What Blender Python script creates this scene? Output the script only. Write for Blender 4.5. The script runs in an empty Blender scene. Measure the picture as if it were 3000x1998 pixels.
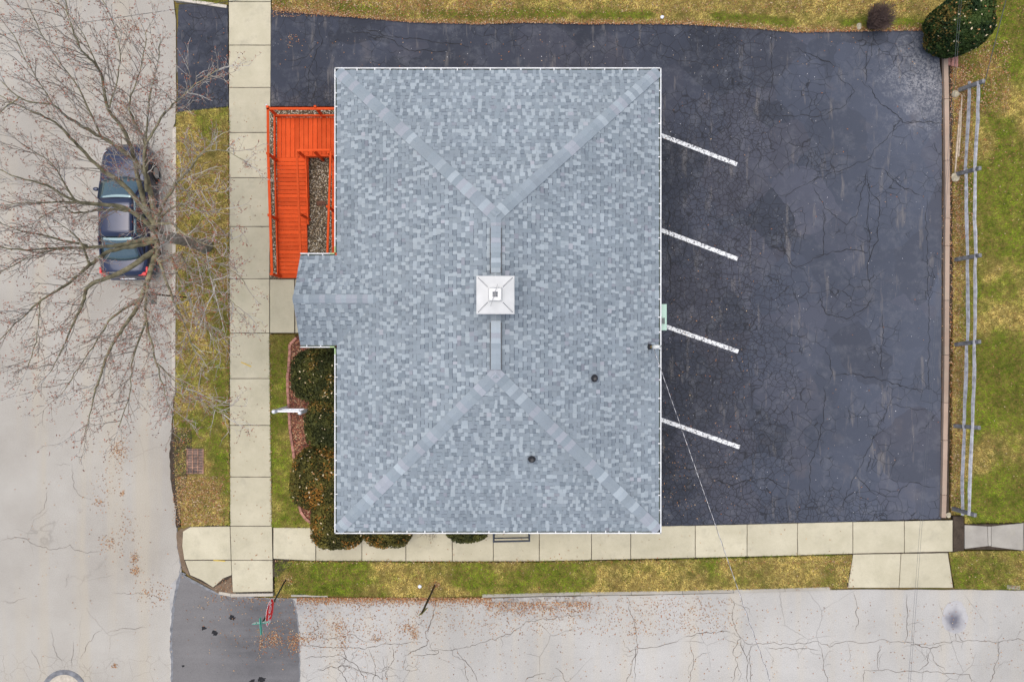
import bpy, bmesh, math, random
import numpy as np
from mathutils import Vector, Matrix
R = math.radians
random.seed(7); rng = np.random.default_rng(7)
S = bpy.context.scene
C = S.collection

# ------------------------------------------------------------------ camera, sky, sun, exposure
CAMH = 25.0; F = 2000.0
cd = bpy.data.cameras.new('camera'); cam = bpy.data.objects.new('camera', cd); C.objects.link(cam)
cd.sensor_width = 36; cd.lens = 24; cd.clip_end = 2000
cam.location = (0, 0, CAMH); cam.rotation_euler = (0, 0, 0)
S.camera = cam
W = bpy.data.worlds.new('World'); S.world = W; W.use_nodes = True
wn = W.node_tree.nodes; bgn = wn['Background']
sky = wn.new('ShaderNodeTexSky'); sky.sky_type = 'NISHITA'; sky.sun_disc = False
sky.sun_elevation = R(83); sky.sun_rotation = R(300); sky.dust_density = 4.0; sky.ozone_density = 0.6; sky.air_density = 1.0
W.node_tree.links.new(sky.outputs[0], bgn.inputs[0]); bgn.inputs[1].default_value = 0.13
sd = bpy.data.lights.new('sun', 'SUN'); sun = bpy.data.objects.new('sun', sd); C.objects.link(sun)
sd.energy = 1.5; sd.angle = R(70); sd.color = (1.0, 0.985, 0.965)
az = R(300)   # from the west-north-west
sdir = Vector((math.sin(az)*math.cos(R(83)), math.cos(az)*math.cos(R(83)), math.sin(R(83))))
sun.rotation_euler = sdir.to_track_quat('Z', 'Y').to_euler(); sun.location = (0, 0, 40)
S.view_settings.view_transform = 'Standard'; S.view_settings.look = 'None'
S.view_settings.exposure = 0.42; S.view_settings.gamma = 1
S.render.resolution_x = 1024; S.render.resolution_y = 681

# ------------------------------------------------------------------ helpers
ZL = 0.12     # lawn / sidewalk level above the street
def U(px, py, z=0.0):
    k = (CAMH - z)/F
    return Vector(((px-1500)*k, (999-py)*k, z))
def lin(*c): return tuple(((v/255)/12.92 if v/255 <= .04045 else ((v/255+.055)/1.055)**2.4) for v in c)

def tag(o, label=None, cat=None, group=None, kind=None):
    if label: o['label'] = label
    if cat: o['category'] = cat
    if group: o['group'] = group
    if kind: o['kind'] = kind
    return o
def empty(name, loc=(0, 0, 0), label=None, cat=None, group=None, kind=None):
    o = bpy.data.objects.new(name, None); C.objects.link(o); o.location = loc; o.empty_display_size = .2
    return tag(o, label, cat, group, kind)
def wt(o):
    if o.parent is None: return o.location.copy()
    return wt(o.parent) + o.matrix_parent_inverse.translation + o.location
def link(name, me, parent=None, local=False):
    o = bpy.data.objects.new(name, me); C.objects.link(o)
    if parent is not None:
        o.parent = parent
        if not local: o.matrix_parent_inverse = Matrix.Translation(-wt(parent))
    return o

class MB:
    """collects shapes, builds one mesh object; vertices are world coordinates"""
    def __init__(s): s.v = []; s.f = []; s.m = []; s.c = []; s.mi = 0; s.col = (1, 1, 1)
    def add(s, vs, fs, col=None):
        b = len(s.v); s.v += [tuple(v) for v in vs]; s.f += [tuple(i+b for i in f) for f in fs]
        s.m += [s.mi]*len(fs); s.c += list(col) if isinstance(col, list) else [col or s.col]*len(vs); return s
    def box(s, a, b, col=None):
        x0, y0, z0 = a; x1, y1, z1 = b
        vs = [(x0,y0,z0),(x1,y0,z0),(x1,y1,z0),(x0,y1,z0),(x0,y0,z1),(x1,y0,z1),(x1,y1,z1),(x0,y1,z1)]
        return s.add(vs, [(3,2,1,0),(4,5,6,7),(0,1,5,4),(1,2,6,5),(2,3,7,6),(3,0,4,7)], col)
    def bar(s, a, b, w, h, up=(0, 0, 1), col=None):
        a = Vector(a); b = Vector(b); d = (b-a).normalized(); u = Vector(up)
        if abs(d.dot(u)) > .98: u = Vector((0, 1, 0))
        r = d.cross(u).normalized(); u = r.cross(d).normalized()
        vs = []
        for p in (a, b):
            for sx, sz in ((-1,-1),(1,-1),(1,1),(-1,1)): vs.append(p + r*sx*w/2 + u*sz*h/2)
        return s.add(vs, [(0,1,2,3),(7,6,5,4),(0,4,5,1),(1,5,6,2),(2,6,7,3),(3,7,4,0)], col)
    def tube(s, pts, rad, n=6, col=None, caps=True):
        pts = [Vector(p) for p in pts]
        if not hasattr(rad, '__len__'): rad = [rad]*len(pts)
        vs = []; fs = []
        for i, p in enumerate(pts):
            d = (pts[min(i+1, len(pts)-1)]-pts[max(i-1, 0)])
            d = d.normalized() if d.length > 1e-9 else Vector((0, 0, 1))
            u = Vector((0, 0, 1)) if abs(d.z) < .9 else Vector((1, 0, 0))
            a = d.cross(u).normalized(); b = d.cross(a)
            for k in range(n):
                t = 2*math.pi*k/n; vs.append(p + (a*math.cos(t)+b*math.sin(t))*rad[i])
        for i in range(len(pts)-1):
            for k in range(n):
                k2 = (k+1) % n
                fs.append((i*n+k, i*n+k2, (i+1)*n+k2, (i+1)*n+k))
        if caps and n > 2:
            fs.append(tuple(range(n))[::-1]); fs.append(tuple((len(pts)-1)*n+k for k in range(n)))
        return s.add(vs, fs, col)
    def lathe(s, c, prof, n=16, col=None):
        c = Vector(c); vs = []; fs = []
        for r, z in prof:
            for k in range(n):
                t = 2*math.pi*k/n; vs.append(c+Vector((r*math.cos(t), r*math.sin(t), z)))
        for i in range(len(prof)-1):
            for k in range(n):
                k2 = (k+1) % n; fs.append((i*n+k, i*n+k2, (i+1)*n+k2, (i+1)*n+k))
        fs.append(tuple(range(n))[::-1]); fs.append(tuple((len(prof)-1)*n+k for k in range(n)))
        return s.add(vs, fs, col)
    def build(s, name, mats, parent=None, smooth=False, bevel=0, local=False, attr=False):
        me = bpy.data.meshes.new(name); me.from_pydata(s.v, [], s.f)
        if not isinstance(mats, (list, tuple)): mats = [mats]
        for m in mats: me.materials.append(m)
        if len(mats) > 1: me.polygons.foreach_set('material_index', s.m)
        if attr:
            a = me.color_attributes.new('col', 'FLOAT_COLOR', 'POINT')
            a.data.foreach_set('color', np.array([(c[0], c[1], c[2], 1) for c in s.c], dtype=np.float32).ravel())
        if smooth: me.polygons.foreach_set('use_smooth', [True]*len(me.polygons))
        me.update()
        o = link(name, me, parent, local)
        if bevel:
            b = o.modifiers.new('bevel', 'BEVEL'); b.width = bevel; b.segments = 2; b.limit_method = 'ANGLE'
        return o

def np_mesh(name, V, Fc, mat, parent=None, cols=None, local=False):
    """V (n,3), Fc (m,k) arrays"""
    me = bpy.data.meshes.new(name); V = np.asarray(V, dtype=np.float32); Fc = np.asarray(Fc, dtype=np.int32)
    me.vertices.add(len(V)); me.vertices.foreach_set('co', V.ravel())
    k = Fc.shape[1]; me.loops.add(Fc.size); me.loops.foreach_set('vertex_index', Fc.ravel())
    me.polygons.add(len(Fc)); me.polygons.foreach_set('loop_start', np.arange(0, Fc.size, k, dtype=np.int32))
    try: me.polygons.foreach_set('loop_total', np.full(len(Fc), k, dtype=np.int32))
    except Exception: pass
    me.materials.append(mat)
    if cols is not None:
        a = me.color_attributes.new('col', 'FLOAT_COLOR', 'POINT')
        a.data.foreach_set('color', np.concatenate([np.asarray(cols), np.ones((len(V), 1))], 1).astype(np.float32).ravel())
    me.update(calc_edges=True); me.validate()
    return link(name, me, parent, local)

def hash2(ix, iy, seed):
    h = (ix.astype(np.int64)*374761393 + iy.astype(np.int64)*668265263 + seed*1442695041) & 0x7fffffff
    h = ((h ^ (h >> 13))*1274126177) & 0x7fffffff
    return ((h ^ (h >> 16)) & 0xffff)/65535.0
def noise2(x, y, scale, seed=0, octs=3):
    x = np.asarray(x, float)*scale; y = np.asarray(y, float)*scale; out = 0; amp = 1; tot = 0
    for o in range(octs):
        ix = np.floor(x); iy = np.floor(y); fx = x-ix; fy = y-iy
        fx = fx*fx*(3-2*fx); fy = fy*fy*(3-2*fy)
        a = hash2(ix, iy, seed+o); b = hash2(ix+1, iy, seed+o); c = hash2(ix, iy+1, seed+o); d = hash2(ix+1, iy+1, seed+o)
        out = out + amp*((a*(1-fx)+b*fx)*(1-fy)+(c*(1-fx)+d*fx)*fy); tot += amp; amp *= .5; x = x*2.03+17; y = y*2.03+31
    return out/tot
def inpoly(x, y, poly):
    ins = np.zeros(len(x), bool); n = len(poly)
    for i in range(n):
        x1, y1 = poly[i][0], poly[i][1]; x2, y2 = poly[(i+1) % n][0], poly[(i+1) % n][1]
        if y1 == y2: continue
        c = ((y1 > y) != (y2 > y)) & (x < (x2-x1)*(y-y1)/(y2-y1)+x1); ins ^= c
    return ins
def wpoly(pts, z): return [U(p[0], p[1], z) for p in pts]

# ------------------------------------------------------------------ materials
M = {}
class NT:
    def __init__(s, name):
        s.m = bpy.data.materials.new(name); s.m.use_nodes = True; s.t = s.m.node_tree; s.n = s.t.nodes
        s.b = s.n['Principled BSDF']; M[name] = s.m
        s.co = s.n.new('ShaderNodeTexCoord').outputs['Object']
    def l(s, a, b): s.t.links.new(a, b)
    def setin(s, sock, v):
        if hasattr(v, 'is_linked') or hasattr(v, 'links'): s.l(v, sock)
        else:
            if isinstance(v, tuple) and len(v) == 3 and sock.type == 'RGBA': v = (*v, 1)
            sock.default_value = v
    def noise(s, scale, detail=4, rough=.55, co=None, out='Fac', dist=0):
        n = s.n.new('ShaderNodeTexNoise'); s.l(co or s.co, n.inputs['Vector'])
        n.inputs['Scale'].default_value = scale; n.inputs['Detail'].default_value = detail; n.inputs['Roughness'].default_value = rough
        n.inputs['Distortion'].default_value = dist
        return n.outputs[out]
    def vor(s, scale, feat='DISTANCE_TO_EDGE', co=None, out=None):
        n = s.n.new('ShaderNodeTexVoronoi'); n.feature = feat; s.l(co or s.co, n.inputs['Vector']); n.inputs['Scale'].default_value = scale
        return n.outputs[out or ('Distance')]
    def ramp(s, x, *stops):
        n = s.n.new('ShaderNodeValToRGB'); s.l(x, n.inputs[0]); e = n.color_ramp.elements
        while len(e) < len(stops): e.new(.5)
        for i, (p, c) in enumerate(stops):
            e[i].position = p; c = (c, c, c) if not isinstance(c, tuple) else c; e[i].color = (*c, 1)
        return n.outputs[0]
    def mix(s, f, a, b, typ='MIX'):
        n = s.n.new('ShaderNodeMix'); n.data_type = 'RGBA'; n.blend_type = typ
        s.setin(n.inputs[0], f); s.setin(n.inputs[6], a); s.setin(n.inputs[7], b); return n.outputs[2]
    def math(s, op, a, b=0.0, clamp=False):
        n = s.n.new('ShaderNodeMath'); n.operation = op; n.use_clamp = clamp; s.setin(n.inputs[0], a); s.setin(n.inputs[1], b); return n.outputs[0]
    def warp(s, scale, amt, detail=3):
        n = s.noise(scale, detail, out='Color'); v = s.n.new('ShaderNodeVectorMath'); v.operation = 'SUBTRACT'; s.l(n, v.inputs[0]); v.inputs[1].default_value = (.5, .5, .5)
        w = s.n.new('ShaderNodeVectorMath'); w.operation = 'SCALE'; s.l(v.outputs[0], w.inputs[0]); w.inputs['Scale'].default_value = amt
        a = s.n.new('ShaderNodeVectorMath'); a.operation = 'ADD'; s.l(s.co, a.inputs[0]); s.l(w.outputs[0], a.inputs[1]); return a.outputs[0]
    def scaleco(s, v, co=None):
        w = s.n.new('ShaderNodeVectorMath'); w.operation = 'MULTIPLY'; s.l(co or s.co, w.inputs[0]); w.inputs[1].default_value = v; return w.outputs[0]
    def sep(s, co=None):
        n = s.n.new('ShaderNodeSeparateXYZ'); s.l(co or s.co, n.inputs[0]); return n.outputs
    def mrange(s, x, a, b, c=0.0, d=1.0):
        n = s.n.new('ShaderNodeMapRange'); s.l(x, n.inputs[0])
        for i, v in enumerate((a, b, c, d)): n.inputs[i+1].default_value = v
        return n.outputs[0]
    def bump(s, h, strength=.3, dist=.01):
        n = s.n.new('ShaderNodeBump'); n.inputs['Strength'].default_value = strength; n.inputs['Distance'].default_value = dist
        s.l(h, n.inputs['Height']); s.l(n.outputs[0], s.b.inputs['Normal'])
    def attr(s, name='col'):
        n = s.n.new('ShaderNodeAttribute'); n.attribute_name = name; return n.outputs['Color']
    def rnd(s): return s.n.new('ShaderNodeObjectInfo').outputs['Random']
    def fin(s, col, rough=.8, metal=0., spec=None):
        s.setin(s.b.inputs['Base Color'], col); s.setin(s.b.inputs['Roughness'], rough); s.b.inputs['Metallic'].default_value = metal
        if spec is not None: s.b.inputs['Specular IOR Level'].default_value = spec
        return s.m

def simple(name, c, rough=.6, metal=0., var=.12, scale=9, bump=.1, spec=None, objvar=0.0):
    t = NT(name); n = t.noise(scale, 5); dark = tuple(v*(1-var*1.6) for v in c); lite = tuple(min(1, v*(1+var)) for v in c)
    col = t.ramp(n, (.3, dark), (.7, lite))
    if objvar:
        g = t.mrange(t.rnd(), 0, 1, 1-objvar, 1+objvar); col = t.mix(1.0, col, g, 'MULTIPLY')
    if bump: t.bump(t.noise(scale*6, 4), bump, .01)
    return t.fin(col, rough, metal, spec)
def attrmat(name, rough=.8, speck=0, scale=200, lo=.8, hi=1.2, trans=0.):
    t = NT(name); col = t.attr()
    if speck: col = t.mix(1.0, col, t.ramp(t.noise(scale, 2, .8), (.3, lo), (.7, hi)), 'MULTIPLY')
    return t.fin(col, rough, 0., .25)

def street_mat(name, c1, c2, crack=.25):
    t = NT(name); w = t.warp(1.2, .25)
    big = t.noise(.22, 5, .6); col = t.ramp(big, (.32, c1), (.68, c2))
    st = t.noise(1.0, 3, .5, co=t.scaleco((1.3, .09, 1)))
    col = t.mix(t.math('MULTIPLY', t.ramp(st, (.48, 0.), (.66, 1.)), .5), col, tuple(v*f for v, f in zip(c2, (1.0, .93, .8))))
    agg = t.noise(42, 4, .8); col = t.mix(1.0, col, t.ramp(agg, (.28, .62), (.5, 1.), (.75, 1.25)), 'MULTIPLY')
    pit = t.noise(28, 2, .7); col = t.mix(t.ramp(pit, (.27, .45), (.36, 0.)), col, (.16, .14, .12))
    e = t.vor(.55, co=w); m = t.ramp(t.noise(.35, 3), (.52, 0.), (.6, 1.))
    ln = t.math('MULTIPLY', t.ramp(e, (.0, 1.), (.008, 0.)), t.math('MULTIPLY', m, crack)); col = t.mix(ln, col, (.07, .06, .05))
    e3 = t.vor(1.9, co=t.warp(2.5, .22)); x_, y_, z_ = t.sep(); rg = t.math('ADD', t.math('MULTIPLY', t.mrange(y_, -10.6, -11.6), t.mrange(x_, -2.2, -3.6)), t.noise(.8, 3)); ln3 = t.math('MULTIPLY', t.ramp(e3, (.0, 1.), (.02, 0.)), t.math('MULTIPLY', t.mrange(rg, 1.35, 1.55), crack*1.6)); col = t.mix(ln3, col, (.1, .085, .07))
    stain = t.noise(.9, 5, .7); col = t.mix(t.ramp(stain, (.66, 0.), (.8, .35)), col, (.17, .16, .16))
    if name == 'side_street':
        zx = t.math('MULTIPLY', t.mrange(x_, -1.1, -.3), t.mrange(x_, 3.4, 2.2)); zy = t.mrange(y_, -10.3, -9.6); db = t.math('MULTIPLY', zx, zy); col = t.mix(t.math('MULTIPLY', db, t.ramp(t.noise(3.2, 6, .75), (.42, 0.), (.60, .85))), col, (.15, .13, .12))
        z2 = t.math('MULTIPLY', t.mrange(x_, -4.2, -5.6), t.mrange(y_, -10.2, -9.6)); col = t.mix(t.math('MULTIPLY', z2, t.ramp(t.noise(1.5, 5, .7), (.35, 0.), (.6, .7))), col, (.24, .235, .24))
    t.bump(agg, .25, .006)
    return t.fin(col, .9, 0, .2)
street_mat('street', (.305, .280, .240), (.410, .388, .342))
street_mat('side_street', (.340, .327, .298), (.455, .441, .408), .5)

def lot_mat():
    t = NT('lot'); x, y, z = t.sep()
    big = t.noise(.33, 5, .6); col = t.ramp(big, (.3, (.0195, .0228, .033)), (.7, (.037, .0425, .060)))
    x_ = t.mrange(x, 5.5, 15.5); col = t.mix(x_, col, t.mix(.62, col, (.078, .090, .119)))
    warm = t.noise(.8, 4, .6); col = t.mix(t.ramp(warm, (.6, 0.), (.75, .3)), col, (.12, .105, .10))
    isl = t.vor(.55, 'F1', co=t.warp(.7, .9), out='Color'); sepn = t.n.new('ShaderNodeSeparateColor'); t.l(isl, sepn.inputs[0]); col = t.mix(1.0, col, t.mrange(sepn.outputs[0], 0, 1, .80, 1.22), 'MULTIPLY'); col = t.mix(t.mrange(sepn.outputs[1], .5, 1, 0, .16), col, (.115, .10, .115))
    # scuffed sealer, streaks
    sc = t.noise(1.7, 6, .75); col = t.mix(t.ramp(sc, (.50, 0.), (.8, .5)), col, (.15, .155, .17))
    sx = t.noise(2.2, 4, .6, co=t.scaleco((1.6, .25, 1))); col = t.mix(t.ramp(sx, (.60, 0.), (.72, .45)), col, (.2, .18, .16))
    # bleached gravelly NE corner
    dx = t.math('POWER', t.math('SUBTRACT', x, 15.3), 2.); dy = t.math('POWER', t.math('SUBTRACT', y, 9.6), 2.)
    d = t.math('SQRT', t.math('ADD', dx, t.math('MULTIPLY', dy, .8)))
    nm = t.math('ADD', d, t.mrange(t.noise(2.4, 6, .7), .2, .8, -1.6, 1.6)); col = t.mix(t.math('MULTIPLY', t.mrange(nm, .3, 1.9, 1, 0), t.ramp(t.noise(14, 4, .8), (.42, 0.), (.55, .75))), col, (.30, .30, .31))
    # alligator cracking: fine cells where the surface is worn, coarse ones elsewhere
    zone = t.noise(.42, 4, .6)
    band = t.math('MULTIPLY', t.mrange(x, 12.0, 7.5), t.mrange(y, 9.6, 8.6)); zz = t.math('ADD', t.math('MULTIPLY', band, .30), zone)
    north = t.mrange(y, 8.4, 9.4); zz = t.math('ADD', zz, t.math('MULTIPLY', north, .05))
    low = t.mrange(y, -5.3, -6.3); zz = t.math('ADD', zz, t.math('MULTIPLY', low, .24))
    w1 = t.warp(2.2, .16); w2 = t.warp(1.1, .3)
    e1 = t.vor(5.2, co=w1); e2 = t.vor(2.4, co=w2)
    fine = t.math('MULTIPLY', t.ramp(e1, (.0, 1.), (.02, .75), (.06, 0.)), t.ramp(zz, (.60, 0.), (.70, .85)))
    mid = t.math('MULTIPLY', t.ramp(e2, (.0, 1.), (.012, .7), (.028, 0.)), t.ramp(zz, (.50, 0.), (.58, .8)))
    ck = t.math('MAXIMUM', fine, mid); col = t.mix(ck, col, (.007, .007, .008))
    # worn dark spots where cracking is worst, pale chips
    hole = t.noise(1.1, 6, .75); col = t.mix(t.ramp(hole, (.68, 0.), (.75, .8)), col, (.018, .018, .017))
    chip = t.noise(19, 2, .6); col = t.mix(t.ramp(chip, (.74, 0.), (.77, .8)), col, (.4, .4, .4))
    g = t.noise(90, 2, .7); col = t.mix(1.0, col, t.ramp(g, (.3, .8), (.7, 1.2)), 'MULTIPLY')
    t.bump(t.math('SUBTRACT', g, ck), .4, .008)
    t.fin(col, .78, 0, .35)
lot_mat()
def patch_mat():
    t = NT('patch'); big = t.noise(.5, 5, .65); col = t.ramp(big, (.3, (.085, .083, .085)), (.7, (.15, .145, .145)))
    st = t.noise(1, 4, .6, co=t.scaleco((.3, 2.2, 1))); col = t.mix(t.ramp(st, (.45, 0.), (.7, .4)), col, (.19, .185, .185))
    x, y, z = t.sep(); fr = t.math('MULTIPLY', t.mrange(x, -11.5, -9.5, 1, 0), .5); col = t.mix(fr, col, (.2, .19, .18))
    g = t.noise(70, 3, .8); col = t.mix(1.0, col, t.ramp(g, (.3, .7), (.72, 1.3)), 'MULTIPLY')
    ch = t.noise(11, 2, .6); col = t.mix(t.ramp(ch, (.25, .7), (.3, 0.)), col, (.03, .03, .03)); t.bump(g, .3, .006); t.fin(col, .85, 0, .3)
patch_mat()
def conc(name, c1, c2, objvar=.05):
    t = NT(name); n = t.noise(.9, 6, .65); col = t.ramp(n, (.3, c1), (.7, c2))
    g = t.mrange(t.rnd(), 0, 1, 1-objvar, 1+objvar); col = t.mix(1.0, col, g, 'MULTIPLY')
    f = t.noise(60, 3, .7); col = t.mix(1.0, col, t.ramp(f, (.3, .88), (.7, 1.07)), 'MULTIPLY')
    sp = t.noise(16, 3, .6); col = t.mix(t.ramp(sp, (.70, 0.), (.75, .45)), col, (.22, .19, .14))
    sm = t.noise(2.6, 5, .7); col = t.mix(t.ramp(sm, (.52, 0.), (.78, .5)), col, (.31, .285, .215))
    t.bump(f, .2, .004); t.fin(col, .88, 0, .25)
conc('concrete', (.412, .376, .262), (.522, .477, .345), .075)
conc('old_concrete', (.27, .25, .215), (.40, .375, .32), .12)
conc('kerb_concrete', (.42, .38, .31), (.55, .50, .42), .1)
conc('brown_kerb', (.31, .225, .165), (.40, .30, .23), .08)
def soil(name, c1, c2, c3=None, sc=3):
    t = NT(name); col = t.ramp(t.noise(sc, 6, .7), (.3, c1), (.7, c2))
    if c3: col = t.mix(t.ramp(t.noise(sc*.5, 4, .6), (.5, 0.), (.62, .8)), col, c3)
    f = t.noise(55, 3, .8); col = t.mix(1.0, col, t.ramp(f, (.3, .6), (.7, 1.4)), 'MULTIPLY'); t.bump(f, .6, .02); t.fin(col, .95, 0, .1)
soil('lawn_soil', (.14, .105, .03), (.22, .165, .05), (.095, .105, .018))
soil('dark_soil', (.035, .027, .02), (.085, .065, .048))
soil('verge_soil', (.12, .085, .055), (.22, .16, .11))
soil('mulch_soil', (.09, .045, .03), (.17, .075, .05))
soil('gravel_soil', (.07, .055, .035), (.13, .10, .07))
def shingle_mat():
    t = NT('shingle'); col = t.attr(); g = t.noise(95, 2, .9); col = t.mix(1.0, col, t.ramp(g, (.3, .80), (.7, 1.18)), 'MULTIPLY')
    lg = t.noise(.35, 4, .6); col = t.mix(1.0, col, t.ramp(lg, (.3, .92), (.7, 1.07)), 'MULTIPLY'); sk = t.noise(1.3, 4, .6); col = t.mix(t.ramp(sk, (.55, 0.), (.75, .25)), col, (.25, .275, .29))
    t.bump(g, .2, .003); t.fin(col, .93, 0, .15)
shingle_mat()
def deck_mat():
    t = NT('deck'); g = t.noise(3, 5, .6); col = t.ramp(g, (.3, (.63, .078, .016)), (.7, (.74, .105, .024)))
    gr = t.noise(9, 4, .7); col = t.mix(t.ramp(gr, (.25, .6), (.40, 0.)), col, (.36, .05, .016))
    col = t.mix(1.0, col, t.mrange(t.rnd(), 0, 1, .80, 1.06), 'MULTIPLY')
    t.bump(t.noise(14, 4, co=t.scaleco((6, 1, 1))), .15, .004); t.fin(col, .75, 0, .12)
deck_mat()
attrmat('leafattr', .8); attrmat('grassattr', .8); attrmat('needles', .75); attrmat('rock', .85, 1, 60)
simple('bark', (.25, .225, .135), .9, 0, .4, 5, .8); simple('trunk_bark', (.31, .28, .215), .9, 0, .35, 5, .8); simple('twig', (.30, .265, .22), .9, 0, .25, 3, 0)
simple('weathered_wood', (.36, .36, .37), .85, 0, .3, 7, .6, objvar=.12); simple('pale_wood', (.52, .42, .30), .85, 0, .25, 9, .4)
simple('flashing_grey', (.17, .20, .23), .7, .1, .15, 6, 0); simple('grey_post', (.20, .20, .20), .9, 0, .35, 7, .6, objvar=.12); simple('white_metal', (.64, .65, .64), .5, 0, .12, 3, 0); simple('white_vinyl', (.82, .83, .85), .35, 0, .03, 3, 0)
simple('gutter_green', (.045, .075, .045), .6, 0, .4, 4, 0); simple('pale_green', (.36, .50, .24), .5, 0, .1, 4, 0); simple('mint', (.34, .50, .41), .45, 0, .05, 4, 0)
simple('dark_glass', (.02, .05, .045), .12, 0, .1, 4, 0); simple('black', (.018, .018, .02), .5, 0, .2, 6, .1); simple('dark_rubber', (.022, .022, .025), .65, 0, .2, 9, .1)
simple('rust', (.13, .055, .03), .85, 0, .5, 12, .5); simple('rusty_iron', (.36, .20, .13), .85, 0, .5, 6, .4, objvar=.2); simple('lead', (.10, .11, .125), .55, .2, .2, 6, .1)
simple('cap_metal', (.60, .60, .575), .42, .0, .06, 3, .05); simple('steel', (.22, .23, .24), .4, .6, .1, 8, 0)
simple('siding', (.62, .62, .56), .7, 0, .05, 2, .1); simple('trim', (.60, .61, .58), .6, 0, .04, 3, 0)
simple('chimney_brick', (.30, .13, .09), .9, 0, .3, 12, .4); simple('pink_brick', (.42, .20, .155), .9, 0, .2, 8, .3, objvar=.15); simple('bed_brick', (.40, .19, .14), .9, 0, .25, 8, .3, objvar=.2)
simple('pole_green', (.018, .035, .022), .5, 0, .3, 9, .1); simple('pole_brown', (.06, .042, .022), .7, .2, .4, 9, .2); simple('olive_plate', (.20, .19, .06), .6, .0, .2, 6, 0)
simple('stop_red', (.92, .012, .016), .7, 0, .05, 3, 0); simple('sign_white', (.85, .85, .85), .5, 0, .03, 3, 0); simple('blade_green', (.02, .36, .25), .45, 0, .08, 4, 0); simple('grey_plate', (.30, .33, .30), .6, .0, .1, 5, 0)
simple('crack', (.12, .10, .085), .95, 0, .4, 6, 0); simple('lot_crack', (.014, .014, .016), .95, 0, .3, 6, 0); simple('sealer', (.17, .175, .185), .7, 0, .25, 5, 0); simple('oil', (.075, .075, .09), .6, 0, .3, 3, 0)
simple('wire', (.03, .03, .032), .6, 0, .1, 3, 0); simple('wire_light', (.5, .5, .52), .4, .3, .1, 3, 0); simple('pole_wood', (.14, .10, .07), .9, 0, .3, 4, .4)
simple('guard_blue', (.03, .038, .055), .5, .2, .2, 8, 0); simple('paper', (.75, .78, .85), .7, 0, .1, 8, .2); simple('boulder', (.45, .40, .28), .9, 0, .3, 6, .6)
simple('yellow_paint', (.60, .42, .06), .8, 0, .2, 20, 0); simple('manhole', (.46, .41, .33), .85, 0, .15, 9, .3)
simple('brown_twig', (.13, .085, .07), .9, 0, .3, 5, 0); simple('shrub_wood', (.05, .035, .022), .9, 0, .3, 5, 0)
simple('tyre', (.014, .014, .014), .8, 0, .1, 9, 0); simple('rim', (.45, .46, .48), .35, .8, .05, 9, 0); simple('lens', (.6, .62, .65), .15, 0, .05, 9, 0); simple('tail_red', (.62, .01, .008), .2, 0, .05, 9, 0)
t = NT('car_paint'); t.fin(t.ramp(t.noise(2, 3), (.3, (.016, .022, .052)), (.7, (.022, .03, .07))), .28, .25, .5); t.b.inputs['Coat Weight'].default_value = .7; t.b.inputs['Coat Roughness'].default_value = .08
t = NT('car_glass'); t.fin((.15, .21, .22), .05, .75, .8)
def line_mat():
    t = NT('line_paint'); w = t.noise(16, 5, .75); col = t.mix(t.ramp(w, (.51, 0.), (.58, 1.)), (.70, .71, .70), (.09, .09, .1))
    col = t.mix(1.0, col, t.ramp(t.noise(60, 2), (.3, .88), (.7, 1.05)), 'MULTIPLY'); t.fin(col, .75, 0, .3)
line_mat()

# ------------------------------------------------------------------ ground, streets, lawns
def poly_slab(name, pts, z, thick, mat, jit=0, step=.35, parent=None, kind='structure', world=False, bevel=0, seed=3):
    """solid slab from an outline in picture pixels projected to its own height; ragged edges by subdividing"""
    P = [Vector((p[0], p[1])) for p in (pts if world else [U(a, b, z) for a, b in pts])]
    if jit:
        Q = []; rr = random.Random(seed)
        for i, a in enumerate(P):
            b = P[(i+1) % len(P)]; L = (b-a).length; n = max(1, int(min(L, 45)/step)) if max(abs(a.x), abs(b.x)) < 24 and max(abs(a.y), abs(b.y)) < 18 else 1
            nrm = Vector((-(b-a).y, (b-a).x)).normalized() if L > 0 else Vector((0, 0))
            for k in range(n):
                q = a.lerp(b, k/n); Q.append(q+(nrm*rr.uniform(-jit, jit) if k else Vector((0, 0))))
        P = Q
    bm = bmesh.new(); vs = [bm.verts.new((p.x, p.y, z)) for p in P]; f = bm.faces.new(vs)
    f.normal_update()
    if f.normal.z < 0: f.normal_flip()
    tri = bmesh.ops.triangulate(bm, faces=[f])
    if thick:
        r = bmesh.ops.extrude_face_region(bm, geom=bm.faces[:])
        for v in [g for g in r['geom'] if isinstance(g, bmesh.types.BMVert)]: v.co.z -= thick
        bmesh.ops.recalc_face_normals(bm, faces=bm.faces)
    me = bpy.data.meshes.new(name); bm.to_mesh(me); bm.free(); me.materials.append(mat)
    o = link(name, me, parent)
    if parent is None and kind: o['kind'] = kind
    if bevel:
        b = o.modifiers.new('bevel', 'BEVEL'); b.width = bevel; b.segments = 1; b.limit_method = 'ANGLE'; b.angle_limit = R(60)
    return o
BIG = 4000
poly_slab('ground', [(-300, -300), (300, -300), (300, 300), (-300, 300)], -.06, 0, M['lawn_soil'], world=True)
west_edge = [(508, -BIG*2), (508, 0), (515, 60), (516, 297), (513, 360), (507, 372), (507, 1165), (502, 1270), (500, 1300), (504, 1389), (515, 1478), (518, 1560), (519, 1603), (530, 1656), (532, 1680)]
poly_slab('street', [(-BIG, -BIG*2)] + west_edge + [(500, 1720), (500, 5600), (-BIG, 5600)], 0, .05, M['street'], .01)
poly_slab('side_street', [(498, 1715), (532, 1680), (620, 1728), (682, 1748), (800, 1752), (870, 1752), (1270, 1760), (1420, 1752), (1700, 1746), (2000, 1741), (2430, 1728), (2483, 1727), (2795, 1727), (3000, 1729), (BIG*2, 1740), (BIG*2, 5600), (498, 5600)], .002, .05, M['side_street'], .012)
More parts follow.
